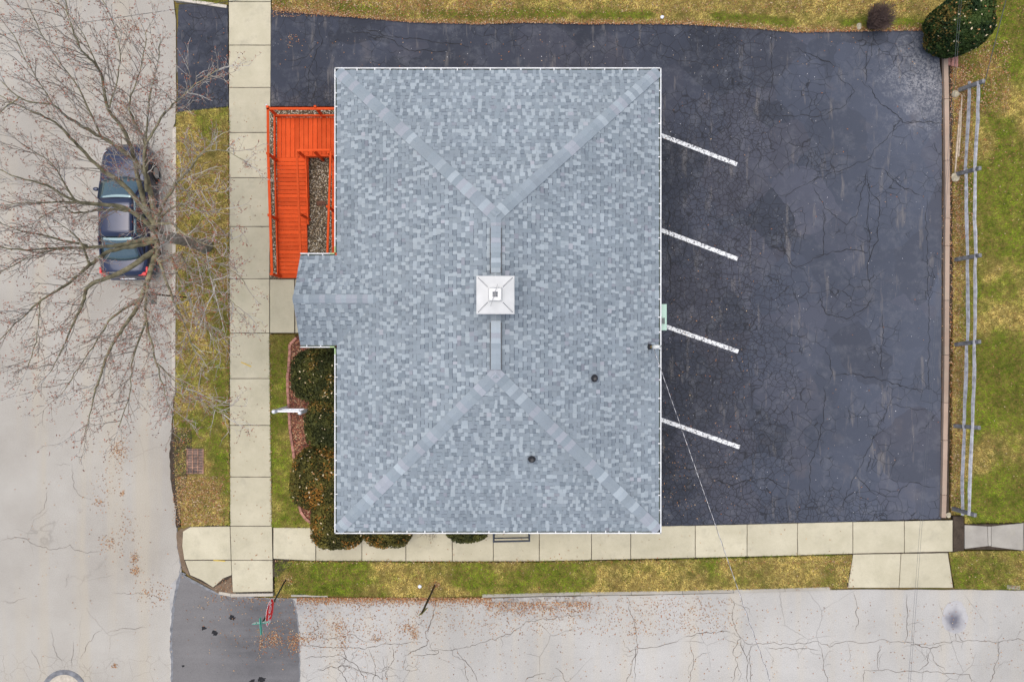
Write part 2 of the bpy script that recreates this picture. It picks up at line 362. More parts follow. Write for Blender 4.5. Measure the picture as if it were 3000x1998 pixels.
north_edge = [(795, 28), (870, 36), (1000, 47), (1120, 57), (1200, 64), (1400, 70), (1540, 65), (1700, 69), (2000, 70), (2150, 79), (2250, 86), (2330, 94), (2500, 91), (2700, 88)]
lot = poly_slab('parking_lot', north_edge + [(2712, 105), (2728, 145), (2752, 168), (2760, 250), (2763, 700), (2762, 1100), (2757, 1520), (2350, 1531), (2100, 1537), (1900, 1542), (1700, 1545), (1700, 400), (985, 400), (985, 316), (790, 316)], .10, .2, M['lot'], .02, .3)
poly_slab('driveway_apron', [(524, 14), (560, 13), (600, 18), (667, 26), (669, 312), (600, 320), (519, 330), (521, 250), (519, 100)], .08, .2, M['lot'], .015, .3)
lawn_polys = []
def lawn(pts, z=ZL, jit=.03, mat='lawn_soil', name='lawn', rec=True):
    o = poly_slab(name, pts, z, .25, M[mat], jit, .18)
    if rec: lawn_polys.append((pts, z))
    return o
L_north = [(797, -BIG*2)] + [(797, 29)] + north_edge[1:] + [(2714, 105), (2730, 145), (2765, 160), (2781, 160), (2790, 200), (2792, 1000), (2786, 1500), (2826, 1512), (2826, 1533), (3000, 1528), (BIG*2, 1520), (BIG*2, -BIG*2)]
lawn(L_north, .13)
L_nw = [(560, -BIG), (668, -BIG), (668, 15), (600, 8), (560, 2)]; lawn(L_nw)
L_west = [(516, 330), (600, 322), (669, 314), (670, 1000), (673, 1538), (555, 1541), (535, 1550), (524, 1500), (512, 1380), (509, 1300), (513, 1250), (515, 1165), (517, 370)]; lawn(L_west)
L_south = [(806, 1650), (830, 1642), (925, 1645), (1300, 1648), (1600, 1647), (1850, 1642), (2040, 1638), (2340, 1630), (2497, 1625), (2480, 1724), (2430, 1720), (2000, 1731), (1500, 1740), (1270, 1748), (1000, 1745), (850, 1740), (806, 1734)]; lawn(L_south)
L_se = [(2780, 1618), (2826, 1614), (BIG*2, 1600), (BIG*2, 1730), (3000, 1727), (2797, 1724)]; lawn(L_se)
edge_bed = [(868, 990), (849, 1008), (846, 1060), (841, 1105), (843, 1150), (846, 1200), (849, 1260), (855, 1305), (861, 1345), (866, 1395), (872, 1460), (880, 1500), (894, 1520), (912, 1534)]
L_in = [(791, 980), (864, 982)] + edge_bed + [(908, 1545), (798, 1544)]; lawn(L_in)
poly_slab('mulch_bed', [(866, 985)] + edge_bed[1:] + [(912, 1545), (1480, 1545), (1480, 1430), (1090, 1430), (1090, 985)], .125, .2, M['mulch_soil'], 0)
poly_slab('gravel_bed', [(791, 312), (984, 312), (984, 400), (1050, 400), (1050, 816), (791, 818)], .10, .2, M['gravel_soil'], 0)
poly_slab('soil_gap', [(2793, 1512), (2826, 1512), (2824, 1616), (2793, 1618)], .09, .2, M['dark_soil'], .01)
poly_slab('soil_gap', [(536, 1545), (560, 1535), (690, 1695), (690, 1745), (640, 1738), (560, 1690), (534, 1668), (519, 1600), (517, 1560)], .085, .2, M['verge_soil'], .015, .15)
poly_slab('soil_gap', [(507, 1250), (560, 1255), (565, 1320), (548, 1395), (530, 1480), (526, 1545), (516, 1545), (512, 1480), (499, 1390), (497, 1300)], .128, .2, M['dark_soil'], .03, .15)
poly_slab('soil_gap', [(798, 1640), (845, 1638), (860, 1648), (812, 1690), (800, 1690)], .123, .2, M['dark_soil'], .02, .12)

# ------------------------------------------------------------------ sidewalks: slabs on a dark bed
def slab_run(name, base, slabs, mat, z=ZL, gap=.011):
    b = poly_slab(name, base, z-.022, .2, M['dark_soil'], 0)
    for i, s in enumerate(slabs):
        P = [U(p[0], p[1], z) for p in s]; c = sum(P, Vector())/len(P)
        Q = []
        for p in P:
            d = p-c; Q.append((c.x+d.x*(1-gap/max(.2, abs(d.x))) if abs(d.x) > .05 else p.x, c.y+d.y*(1-gap/max(.2, abs(d.y))) if abs(d.y) > .05 else p.y))
        poly_slab('slab', Q, z+random.uniform(-.004, .004), .08, M[mat], .004, .25, parent=b, world=True, bevel=.008, seed=i)
    return b
ys = [-640, -500, -370, -250, -118, 6, 133, 257, 389, 521, 664, 817, 976, 1109, 1246, 1397, 1541]
def wl(y): return 669.5 + max(0, y)*.0025
def wr(y): return 794 - max(0, min(y, 900))*.005 + max(0, y-1000)*.013
ws = [[(wl(a), a), (wr(a), a), (wr(b), b), (wl(b), b)] for a, b in zip(ys[:-1], ys[1:])]
ws += [[(674, 1541), (797, 1541), (799, 1641), (677, 1641)], [(677, 1641), (799, 1641), (800, 1733), (681, 1735)]]
ws += [[(790, 818), (863, 818), (863, 976), (790, 976)], [(864, 818), (985, 818), (985, 976), (864, 976)]]
ws += [[(535, 1556), (556, 1543), (674, 1541), (677, 1640), (539, 1640), (533, 1600)], [(541, 1641), (677, 1641), (679, 1684), (655, 1694), (640, 1708), (624, 1721), (590, 1700), (556, 1684)]]
slab_run('sidewalk', [(669, -640), (795, -640), (790, 817), (986, 817), (986, 977), (791, 977), (798, 1541), (801, 1734), (682, 1736), (678, 1690), (625, 1722), (555, 1686), (540, 1640), (534, 1560), (556, 1542), (673, 1540)], ws, 'concrete')
def sn(x): return np.interp(x, [799, 1300, 1950, 2330, 2500, 2792], [1545, 1545, 1541, 1532, 1528, 1523])
def ss(x): return np.interp(x, [799, 925, 1300, 1600, 1850, 2040, 2340, 2500, 2792], [1637, 1643, 1645, 1644, 1638, 1634, 1627, 1622, 1616])
xs = [800, 925, 1060, 1189, 1325, 1445, 1580, 1733, 1848, 2037, 2189, 2337, 2499, 2650, 2792]
s_s = [[(a, sn(a)), (b, sn(b)), (b, ss(b)), (a, ss(a))] for a, b in zip(xs[:-1], xs[1:])]
s_s += [[(2499, 1623), (2640, 1621), (2634, 1722), (2484, 1722)], [(2640, 1621), (2778, 1619), (2793, 1722), (2634, 1722)]]
slab_run('sidewalk', [(800, 1545)] + [(x, sn(x)) for x in xs[1:]] + [(2792, 1616), (2779, 1619), (2793, 1722), (2484, 1722), (2498, 1623)] + [(x, ss(x)) for x in xs[::-1][3:]], s_s, 'concrete')
slab_run('sidewalk', [(2826, 1536), (3300, 1530), (3300, 1612), (2826, 1609)], [[(2826, 1537), (2893, 1541), (2896, 1600), (2826, 1608)], [(2893, 1541), (2904, 1541), (2904, 1600), (2896, 1600)], [(2904, 1541), (3000, 1531), (2998, 1613), (2904, 1602)], [(3000, 1531), (3150, 1530), (3150, 1612), (2998, 1613)], [(3150, 1530), (3300, 1530), (3300, 1611), (3150, 1612)]], 'old_concrete')
# chalk marks
sw = bpy.data.objects['sidewalk']
for a, b in (((706, 1061), (736, 1074)), ((625, 1641), (660, 1643))):
    A = U(*a, ZL+.008); B = U(*b, ZL+.008); MB().bar(A, B, .035, .004).build('paint_mark', M['yellow_paint'], sw)

# kerbs: separate stones
def kerb(name, pts, w, z, mat, seg, h=.2, parent=None, gap=.01):
    k = parent or empty(name, U(*pts[0], 0), kind='structure')
    P = [U(a, b, z) for a, b in pts]
    for a, b in zip(P[:-1], P[1:]):
        L = (b-a).length; n = max(1, round(L/seg))
        for i in range(n):
            p = a.lerp(b, i/n); q = a.lerp(b, (i+1)/n); d = (q-p).normalized()
            m = MB(); j = random.uniform(-.006, .006); r = Vector((-d.y, d.x, 0))*j
            m.bar(p+d*gap/2+r-Vector((0, 0, h/2)), q-d*gap/2+r-Vector((0, 0, h/2)), w, h); m.build('kerb_stone', M[mat], k, bevel=.012)
    return k
kerb('kerb', [(510, 372), (510, 660), (508, 1160)], .13, .135, 'kerb_concrete', 3.0)
kerb('kerb', [(510, -3), (575, 6), (664, 20)], .12, .125, 'kerb_concrete', 1.2)
kerb('kerb', [(640, 1737), (676, 1743), (800, 1742)], .11, .10, 'kerb_concrete', 1.2)
kerb('kerb', [(1412, 1746), (1700, 1739), (2000, 1735), (2300, 1728), (2433, 1724)], .12, .135, 'old_concrete', 2.4)
kerb('kerb', [(852, 1744), (960, 1745)], .08, .115, 'old_concrete', 1.2)
kerb('kerb', [(2950, 1719), (2990, 1722)], .14, .13, 'old_concrete', 1.2)
lk = kerb('lot_kerb', [(2771, 158), (2774, 290), (2776, 470), (2777, 640), (2776, 720), (2775, 880), (2774, 1040), (2772, 1180), (2770, 1290), (2767, 1450), (2765, 1517)], .165, .22, 'brown_kerb', 3.0, .25)
poly_slab('soil_gap', [(2779, 150), (2793, 150), (2796, 600), (2796, 900), (2783, 1000), (2780, 1518), (2756, 1520), (2758, 1000), (2760, 250), (2756, 170)], .105, .2, M['dark_soil'], .01)

# ------------------------------------------------------------------ cracks, patch, marks on the paving
def ribbon(mb, pts, z, w, rough=.05, seed=0):
    rr = random.Random(seed); P = [U(a, b, z) for a, b in pts]; Q = []
    for a, b in zip(P[:-1], P[1:]):
        n = max(2, int((b-a).length/.10)); nr = Vector((-(b-a).y, (b-a).x, 0)).normalized(); dv = 0
        for i in range(n):
            dv = dv*.6+rr.uniform(-rough, rough)*.8
            e = math.sin(math.pi*i/n); Q.append(a.lerp(b, i/n)+nr*dv*min(1, e*2))
    Q.append(P[-1]); vs = []; fs = []
    for i, q in enumerate(Q):
        d = (Q[min(i+1, len(Q)-1)]-Q[max(i-1, 0)]).normalized(); n = Vector((-d.y, d.x, 0))
        e = min(1, min(i, len(Q)-1-i)/4+.25); ww = w*e*rr.uniform(.5, 1.35)/2
        vs += [q+n*ww, q-n*ww]
    for i in range(len(Q)-1): fs.append((2*i, 2*i+1, 2*i+3, 2*i+2))
    mb.add(vs, fs)
def cracks(parent, lines, z, w, mat, branch=.35, rough=.05, sd=1):
    mb = MB(); rr = random.Random(sd)
    for i, l in enumerate(lines):
        ribbon(mb, l, z, w*rr.uniform(.75, 1.2), rough, i*13+sd)
        for a, b in zip(l[:-1], l[1:]):
            if rr.random() < branch:
                t = rr.random(); p = (a[0]+(b[0]-a[0])*t, a[1]+(b[1]-a[1])*t); an = rr.uniform(0, 6.28); ln = rr.uniform(14, 45)
                q = (p[0]+math.cos(an)*ln, p[1]+math.sin(an)*ln); r2 = (q[0]+math.cos(an+.7)*ln*.6, q[1]+math.sin(an+.7)*ln*.6)
                ribbon(mb, [p, q, r2], z, w*.6, rough, i*7+sd)
    o = mb.build('cracks', M[mat], parent); o['kind'] = 'stuff'; return o
SS = [[(2500,1735),(2507,1790),(2514,1810),(2505,1850)],[(2657,1740),(2660,1800),(2655,1870),(2652,1880)],
 [(2150,1850),(2175,1870),(2200,1887),(2260,1883),(2330,1885),(2400,1880),(2430,1895),(2460,1883),(2490,1878),(2560,1880),(2650,1880),(2720,1890),(2800,1876),(2880,1878),(2950,1876),(3040,1872)],
 [(2135,1745),(2152,1770),(2153,1840),(2170,1870),(2150,1900),(2160,1940),(2145,2010)],[(2170,1870),(2178,1905),(2190,1950),(2185,2010)],[(2200,1890),(2195,1930),(2205,2010)],
 [(2240,1898),(2300,1896),(2400,1903)],[(2402,1890),(2410,1920),(2412,1950),(2425,1985),(2430,2015)],[(2000,1865),(2050,1855),(2140,1850)],[(2020,1880),(2027,1910),(2030,1950),(2015,2010)],
 [(2530,2010),(2532,1962),(2650,1965),(2840,1975),(2848,2010)],[(2578,1885),(2570,1930),(2575,1965)],[(2655,1880),(2700,1895),(2725,1900),(2770,1885)],[(2725,1900),(2720,1940),(2690,1965)],[(2725,1900),(2740,1940),(2770,1965)],
 [(2930,1880),(2925,1930),(2915,1970),(2895,2010)],[(2803,1810),(2802,1876)],[(1275,1760),(1270,1800),(1245,1850),(1255,1875),(1250,1890),(1180,1925)],[(1270,1900),(1350,1898),(1400,1885),(1450,1875),(1500,1855),(1540,1820),(1600,1815),(1700,1800)],
 [(1340,1905),(1355,1930),(1380,1955),(1400,2010)],[(1360,1940),(1370,2010)],[(880,1890),(1000,1895),(1060,1900),(1110,1890),(1180,1885),(1215,1880)],[(890,1930),(1000,1920),(1040,1945),(1080,2010)],[(1150,1890),(1155,1930),(1130,1970),(1140,2010)],[(1210,1920),(1280,1915),(1285,1905),(1250,1895)],
 [(1835,1745),(1845,1790),(1862,1840),(1868,1890),(1855,1930),(1830,2010)],[(1866,1890),(1862,1940),(1865,2010)],[(1868,1900),(1940,1890),(2000,1870)],[(1625,1955),(1650,1985),(1690,2010)],[(1000,1880),(1015,1925),(990,1960),(1030,2010)],[(930,1960),(1010,1950),(1060,1965),(1120,1990)],[(900,1850),(960,1872),(1040,1860),(1090,1880)],[(1540,2010),(1545,1985),(1600,1970)],[(920,1800),(935,1840),(905,1860)],[(1080,1900),(1100,1950),(1090,2010)]]
cracks(bpy.data.objects['side_street'], SS, .008, .017, 'crack', .6, .06, 5)
WS = [[(212,1360),(217,1430),(240,1455),(270,1465)],[(160,1360),(212,1358)],[(0,1585),(60,1575),(110,1600),(150,1610),(205,1595),(230,1612),(300,1620)],[(330,1735),(380,1740),(430,1740),(500,1755)],[(310,1855),(360,1840),(430,1838)],[(300,1840),(260,1880),(235,1930)],[(140,1440),(130,1490),(90,1525)],[(150,1840),(155,1890),(185,1950)],[(0,1760),(40,1765),(80,1750)],[(215,1880),(212,1960)],[(90,1900),(120,1970)],[(200,1680),(190,1720)]]
cracks(bpy.data.objects['street'], WS, .005, .011, 'crack', .1, .06, 9)
LC = [[(2446,208),(2505,269),(2480,305),(2396,343),(2341,339),(2257,335)],[(2543,250),(2564,288),(2610,322),(2644,360),(2760,360)],[(2644,364),(2577,423),(2543,469),(2425,511),(2341,549),(2290,575)],[(2543,486),(2593,499),(2636,545),(2703,575)],[(2539,495),(2526,558),(2509,634),(2480,659),(2417,612),(2379,545)],[(2543,500),(2543,621),(2547,726),(2547,857)],[(2550,560),(2577,600),(2573,705),(2548,760)],[(2408,612),(2417,684),(2413,747),(2333,785),(2299,743),(2280,660)],[(2716,579),(2716,857),(2722,900),(2720,1142)],
 [(2620,1160),(2601,1190),(2575,1246),(2536,1333),(2510,1389),(2480,1445),(2470,1500)],[(2414,1129),(2414,1229),(2397,1294),(2371,1359),(2371,1420),(2360,1500)],[(2584,908),(2584,1103)],[(2510,1389),(2549,1437),(2630,1455),(2666,1411),(2744,1428)],[(2163,1233),(2172,1285)],[(2390,750),(2480,730),(2545,740)],[(2400,860),(2420,920),(2480,935),(2540,900),(2560,860)],[(2380,1000),(2420,1020),(2440,1090),(2430,1130)],[(2440,1100),(2520,1097),(2600,1115),(2700,1150)],[(1940,1370),(2040,1372),(2160,1362)],[(2540,150),(2535,250)],[(2260,90),(2258,150),(2262,250),(2255,330)],[(2330,140),(2420,180),(2460,200)],[(2560,100),(2555,160),(2530,210)],[(1960,600),(1955,700),(1965,800),(1958,880)],
 [(1060,80),(1150,110),(1250,118),(1380,140)],[(930,70),(945,120),(915,180),(905,240),(910,290)],[(1020,90),(1130,112),(1200,150),(1330,150)],[(840,180),(900,165),(940,120)],[(1900,150),(1990,180),(2080,190)],[(2600,1180),(2680,1200),(2740,1205)],[(2080,1400),(2150,1420),(2250,1400),(2330,1440)]]
cracks(lot, LC, .105, .02, 'lot_crack', .5, .06, 4)
# dark asphalt patch with its sealed seam
pp = [(527, 1676), (540, 1683), (560, 1700), (600, 1722), (640, 1738), (682, 1750), (780, 1754), (858, 1754), (868, 1800), (873, 1850), (877, 1900), (880, 2600), (502, 2600), (501, 1900), (503, 1830), (512, 1760), (522, 1700)]
pa = poly_slab('asphalt_patch', pp, .007, .03, M['patch'], .012, .2)
mb = MB(); ribbon(mb, [(545, 1682), (528, 1678), (520, 1715), (509, 1765), (503, 1830), (501, 1900), (504, 1960), (502, 2100)], .012, .09, .02, 3); ribbon(mb, [(532, 1678), (560, 1700), (600, 1722), (650, 1742), (760, 1752)], .012, .07, .02, 4); ribbon(mb, [(519, 1545), (520, 1603), (530, 1656), (526, 1676)], .012, .06, .02, 5); ribbon(mb, [(860, 1756), (870, 1800), (876, 1880), (880, 2100)], .012, .045, .02, 6)
mb.build('seam', M['sealer'], pa)
mb = MB()
for cx, cy, r in ((680, 1810, 11), (598, 1840, 8), (630, 1853, 10), (765, 1990, 16), (738, 1996, 10), (536, 1950, 4)):
    n = 18; c = U(cx, cy, .0115); vs = [c]+[c+Vector((math.cos(6.283*i/n), math.sin(6.283*i/n)*.7, 0))*r/80*random.uniform(.55, 1.3) for i in range(n)]
    mb.add(vs, [(0, i+1, (i+1) % n+1) for i in range(n)])
mb.build('tar_spot', M['lot_crack'], pa)
def blot(parent, name, cx, cy, rx, ry, z, mat, jag=.2, n=36, sd=0):
    rr = random.Random(sd); c = U(cx, cy, z); mb = MB(); vs = [c]; ph = [rr.uniform(0, 6.28) for _ in range(4)]
    for i in range(n):
        a = 2*math.pi*i/n; k = 1+jag*(math.sin(2*a+ph[0])*.5+math.sin(3*a+ph[1])*.3+math.sin(5*a+ph[2])*.2)+rr.uniform(-jag, jag)*.35
        vs.append(c+Vector((math.cos(a)*rx, math.sin(a)*ry, 0))*k/80)
    mb.add(vs, [(0, i+1, (i+1) % n+1) for i in range(n)]); return mb.build(name, mat, parent)
t = NT('oil_stain')   # soft-edged oil drip in the road surface
dx = t.math('POWER', t.math('MULTIPLY', t.math('SUBTRACT', t.sep()[0], (2795-1500)/80), 2.2), 2.); dy = t.math('POWER', t.math('MULTIPLY', t.math('SUBTRACT', t.sep()[1], (999-1818)/80), 1.7), 2.)
q = t.math('ADD', t.math('SQRT', t.math('ADD', dx, dy)), t.mrange(t.noise(3, 4), .3, .7, -.2, .2)); base = t.mix(1.0, (.42, .41, .40), t.ramp(t.noise(75, 3, .8), (.28, .74), (.75, 1.16)), 'MULTIPLY')
t.fin(t.mix(t.mrange(q, .12, .95, .92, 0), base, (.10, .10, .125)), .85)
blot(bpy.data.objects['side_street'], 'oil_stain', 2798, 1808, 36, 50, .009, M['oil_stain'], .12, sd=3)
# parking bay lines
for a, b in (((1860, 367), (2159, 482)), ((1860, 645), (2161, 759)), ((1860, 925), (2163, 1030)), ((1860, 1202), (2167, 1310))):
    A = U(*a, .106); B = U(*b, .106); d = (B-A).normalized(); n = Vector((-d.y, d.x, 0))*.075; vs = []; fs = []; k = 60
    for i in range(k+1):
        p = A.lerp(B, i/k); j = random.uniform(-.008, .008); vs += [p+n*(1+j*9), p-n*(1-j*9)]
    for i in range(k): fs.append((2*i, 2*i+1, 2*i+3, 2*i+2))
    MB().add(vs, fs).build('painted_line', M['line_paint'], lot)
# manhole at the bottom edge
mh = empty('manhole', U(188, 2028, 0), 'round concrete manhole set in a dark tar ring in the street', 'manhole')
c = U(188, 2028, 0); MB().lathe(c, [(.84, -.02), (.84, .010), (.64, .011)], 40).build('tar_ring', M['sealer'], mh); MB().lathe(c, [(.66, -.02), (.66, .016), (.64, .02), (.36, .02)], 40).build('collar', M['manhole'], mh); MB().lathe(c, [(.33, -.01), (.33, .024), (.3, .026)], 40).build('cover', M['rusty_iron'], mh)

# ------------------------------------------------------------------ the house
EZ = 3.0; SL = .538; SX0, SX1, SY0, SY1 = -5.62, 4.71, -6.10, 8.70; RR_ = (SX1-SX0)/2; RZ = EZ+SL*RR_; XR = (SX0+SX1)/2; YN = SY1-RR_; YS = SY0+RR_
PX0 = -6.80; PY0, PY1 = -.11, 2.73; PR = (PY1-PY0)/2; PYC = (PY0+PY1)/2; PZ = EZ+SL*PR
house = empty('house', (XR, 1.3, 0), 'single storey hip roofed building in blue grey shingles beside the parking lot', 'building')
wx0, wx1, wy0, wy1 = SX0+.42, SX1-.42, SY0+.42, SY1-.42
mb = MB(); T = .2
mb.box((wx0, wy0, .05), (wx1, wy0+T, 2.86)); mb.box((wx0, wy1-T, .05), (wx1, wy1, 2.86)); mb.box((wx0, wy0+T, .05), (wx0+T, wy1-T, 2.86)); mb.box((wx1-T, wy0+T, .05), (wx1, wy1-T, 2.86))
mb.build('wall', M['siding'], house)
def window(axis, pos, c, w, z0, z1, sgn):
    f = MB(); g = MB(); e = .06
    def bx(m, a0, a1, b0, b1, d0, d1):
        lo, hi = sorted((pos+sgn*d0, pos+sgn*d1))
        if axis == 'x': m.box((lo, a0, b0), (hi, a1, b1))
        else: m.box((a0, lo, b0), (a1, hi, b1))
    bx(f, c-w/2, c+w/2, z0, z0+e, -.02, .05); bx(f, c-w/2, c+w/2, z1-e, z1, -.02, .05); bx(f, c-w/2, c-w/2+e, z0+e, z1-e, -.02, .05); bx(f, c+w/2-e, c+w/2, z0+e, z1-e, -.02, .05); bx(f, c-w/2+e, c+w/2-e, (z0+z1)/2-.02, (z0+z1)/2+.02, -.02, .045)
    o = f.build('window', M['trim'], house); bx(g, c-w/2+e, c+w/2-e, z0+e, z1-e, -.02, .02); g.build('pane', M['dark_glass'], o)
for y in (6.6, 4.4, -2.2, -4.4): window('x', wx0, y, 1.1, 1.0, 2.3, -1)
for y in (6.5, 3.2, -2.5, -4.6): window('x', wx1, y, 1.1, 1.0, 2.3, 1)
for x in (-4, -2, 2.6): window('y', wy0, x, 1.1, 1.0, 2.3, -1)
for x in (-3, 0, 2.8): window('y', wy1, x, 1.1, 1.0, 2.3, 1)
d = MB().box((wx0-.06, PYC-.5, .45), (wx0+.02, PYC+.5, 2.5)).build('door', M['trim'], house); MB().box((wx0-.10, PYC-.42, 1.40), (wx0-.06, PYC-.36, 1.46)).build('handle', M['steel'], d)
d = MB().box((-.45, wy0-.06, .12), (.45, wy0+.02, 2.2)).build('door', M['trim'], house); MB().box((.32, wy0-.1, 1.1), (.38, wy0-.06, 1.16)).build('handle', M['steel'], d)
# roof deck solid
mb = MB(); o = .004; zb = EZ-.10
vs = [(SX0, SY0, EZ-o), (SX1, SY0, EZ-o), (SX1, SY1, EZ-o), (SX0, SY1, EZ-o), (XR, YS, RZ-o), (XR, YN, RZ-o), (SX0, SY0, zb), (SX1, SY0, zb), (SX1, SY1, zb), (SX0, SY1, zb)]
mb.add(vs, [(0, 1, 4), (1, 2, 5, 4), (2, 3, 5), (3, 0, 4, 5), (0, 6, 7, 1), (1, 7, 8, 2), (2, 8, 9, 3), (3, 9, 6, 0), (9, 8, 7, 6)], (.2, .22, .24))
XE = SX0+PR+.15
vs = [(PX0, PY0, EZ-o), (XE, PY0, EZ-o), (XE, PYC, PZ-o), (PX0, PYC, PZ-o), (PX0, PY1, EZ-o), (XE, PY1, EZ-o), (PX0, PY0, zb), (XE, PY0, zb), (XE, PY1, zb), (PX0, PY1, zb)]
mb.add(vs, [(0, 1, 2, 3), (3, 2, 5, 4), (0, 3, 4, 9, 6), (0, 6, 7, 1), (4, 5, 8, 9), (6, 9, 8, 7)], (.2, .22, .24))
roof = mb.build('roof', M['shingle'], house, attr=True)
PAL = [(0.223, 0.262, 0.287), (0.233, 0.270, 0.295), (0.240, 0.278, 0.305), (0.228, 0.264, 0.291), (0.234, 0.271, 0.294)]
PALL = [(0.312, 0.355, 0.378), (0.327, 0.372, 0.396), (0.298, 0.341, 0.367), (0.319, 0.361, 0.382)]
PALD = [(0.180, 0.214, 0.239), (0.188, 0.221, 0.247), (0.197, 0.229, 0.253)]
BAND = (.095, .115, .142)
def clip(poly, region):
    """Sutherland-Hodgman against a convex CCW region"""
    out = poly
    for i in range(len(region)):
        a = region[i]; b = region[(i+1) % len(region)]; inp = out; out = []
        if not inp: break
        sd = lambda p: (b[0]-a[0])*(p[1]-a[1])-(b[1]-a[1])*(p[0]-a[0])
        for j in range(len(inp)):
            p = inp[j]; q = inp[(j+1) % len(inp)]; sp = sd(p); sq = sd(q)
            if sp >= 0: out.append(p)
            if (sp >= 0) != (sq >= 0):
                t = sp/(sp-sq); out.append((p[0]+(q[0]-p[0])*t, p[1]+(q[1]-p[1])*t))
    return out
EXP = .143/math.sqrt(1+SL*SL); tabs = []
def shingle_face(A, tdir, ndir, region, L, D, seed):
    rr = random.Random(seed); A = Vector(A); tdir = Vector(tdir); ndir = Vector(ndir); N = (Vector((0, 0, 1))-ndir*SL).normalized()
    k = 0
    while k*EXP < D:
        d0 = k*EXP - (.02 if k == 0 else 0); d1 = (k+1)*EXP+.012; u = -rr.uniform(0, .3); proud = rr.random() < .5
        while u < L:
            w = rr.choice((.08, .10, .11, .12, .13, .14, .16, .19)) * rr.uniform(.9, 1.12); sk = rr.uniform(-.006, .006); dd = rr.uniform(-.005, .004)
            pl = clip([(u, d0+dd), (u+w-.002, d0+dd+sk*.4), (u+w-.002+sk, d1), (u+sk, d1)], region)
            if len(pl) >= 3:
                ar = abs(sum(pl[i][0]*pl[(i+1) % len(pl)][1]-pl[(i+1) % len(pl)][0]*pl[i][1] for i in range(len(pl))))/2
                if ar > 1e-4:
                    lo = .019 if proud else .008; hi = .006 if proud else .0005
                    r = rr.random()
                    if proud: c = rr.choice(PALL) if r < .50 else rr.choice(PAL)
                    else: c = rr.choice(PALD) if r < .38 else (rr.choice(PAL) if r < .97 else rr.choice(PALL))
                    if rr.random() < .02: c = (c[0]*1.06, c[1]*.97, c[2]*.99)
                    g = rr.uniform(.95, 1.05); c = tuple(v*g for v in c); n = len(pl); top = []; bot = []
                    for (uu, d) in pl:
                        f = (d-d0)/(d1-d0); P = A+tdir*uu+ndir*d+Vector((0, 0, SL*d)); top.append(P+N*(lo+(hi-lo)*f)); bot.append(P+N*(-.003))
                    vv = top+bot; ff = [tuple(range(n))]+[(i, i+n, (i+1) % n+n, (i+1) % n) for i in range(n)]; cc = [c]*(2*n)
                    if not proud and rr.random() < .8:      # granule print plus the upper course's shadow, painted at the recessed tab's head
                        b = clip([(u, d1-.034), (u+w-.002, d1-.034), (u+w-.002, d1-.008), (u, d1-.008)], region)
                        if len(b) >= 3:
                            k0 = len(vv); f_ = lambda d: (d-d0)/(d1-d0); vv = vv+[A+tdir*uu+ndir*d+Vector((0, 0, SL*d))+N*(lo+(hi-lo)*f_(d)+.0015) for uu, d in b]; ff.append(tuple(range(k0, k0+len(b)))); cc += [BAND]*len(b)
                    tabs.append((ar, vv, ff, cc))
            u += w; proud = not proud if rr.random() < .9 else proud
        k += 1
L = SY1-SY0; B2 = SX1-SX0
tz = [(0, -.05), (L, -.05), (L, 0), (L-RR_, RR_), (RR_, RR_), (0, 0)]; tr = [(0, -.05), (B2, -.05), (B2, 0), (RR_, RR_), (0, 0)]
shingle_face((SX0, SY1, EZ), (0, -1, 0), (1, 0, 0), tz, L, RR_, 1)
shingle_face((SX1, SY0, EZ), (0, 1, 0), (-1, 0, 0), tz, L, RR_, 2)
shingle_face((SX0, SY0, EZ), (1, 0, 0), (0, 1, 0), tr, B2, RR_, 3)
shingle_face((SX1, SY1, EZ), (-1, 0, 0), (0, -1, 0), tr, B2, RR_, 4)
LP = XE-PX0
shingle_face((PX0, PY0, EZ), (1, 0, 0), (0, 1, 0), [(-.02, -.05), (LP, -.05), (LP, PR), (-.02, PR)], LP, PR, 5)
shingle_face((XE, PY1, EZ), (-1, 0, 0), (0, -1, 0), [(0, -.05), (LP+.02, -.05), (LP+.02, PR), (0, PR)], LP, PR, 6)
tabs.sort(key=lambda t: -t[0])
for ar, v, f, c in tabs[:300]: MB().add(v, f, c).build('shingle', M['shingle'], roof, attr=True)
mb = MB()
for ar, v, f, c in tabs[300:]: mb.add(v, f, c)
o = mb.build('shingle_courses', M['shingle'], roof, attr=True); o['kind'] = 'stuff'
# cap shingles over hips and ridges
def caps(a, b, nl, nr, step, w=.185, parent=roof, lift=.034, name='cap_shingle', sag=None, start=0):
    a = Vector(a); b = Vector(b); d = (b-a); n = max(1, round(d.length/step)); st = d/n; d.normalize()
    for i in range(n):
        p = a+st*i; q = a+st*(i+1)+d*.05; c = random.choice(PAL+PAL+PALL[:3]+[(.285, .305, .335), (.29, .31, .34)]*2); g = random.uniform(.99, 1.1); c = tuple(v*g*1.05 for v in c)
        ww = w*random.uniform(.97, 1.03); vs = []
        for P, z in ((p, lift+.012), (q, lift+.002)):
            for side in (nl, nr):
                pass
            vs += [P+Vector(nl)*ww+Vector((0, 0, z)), P+Vector((0, 0, z+.006)), P+Vector(nr)*ww+Vector((0, 0, z))]
        vs += [v-Vector((0, 0, .03)) for v in vs]
        fs = [(0, 1, 4, 3), (1, 2, 5, 4), (0, 6, 7, 1), (1, 7, 8, 2), (0, 3, 9, 6), (2, 8, 11, 5)]
        MB().add(vs, fs, c).build(name, M['shingle'], parent, attr=True)
q2 = math.sqrt(.5)
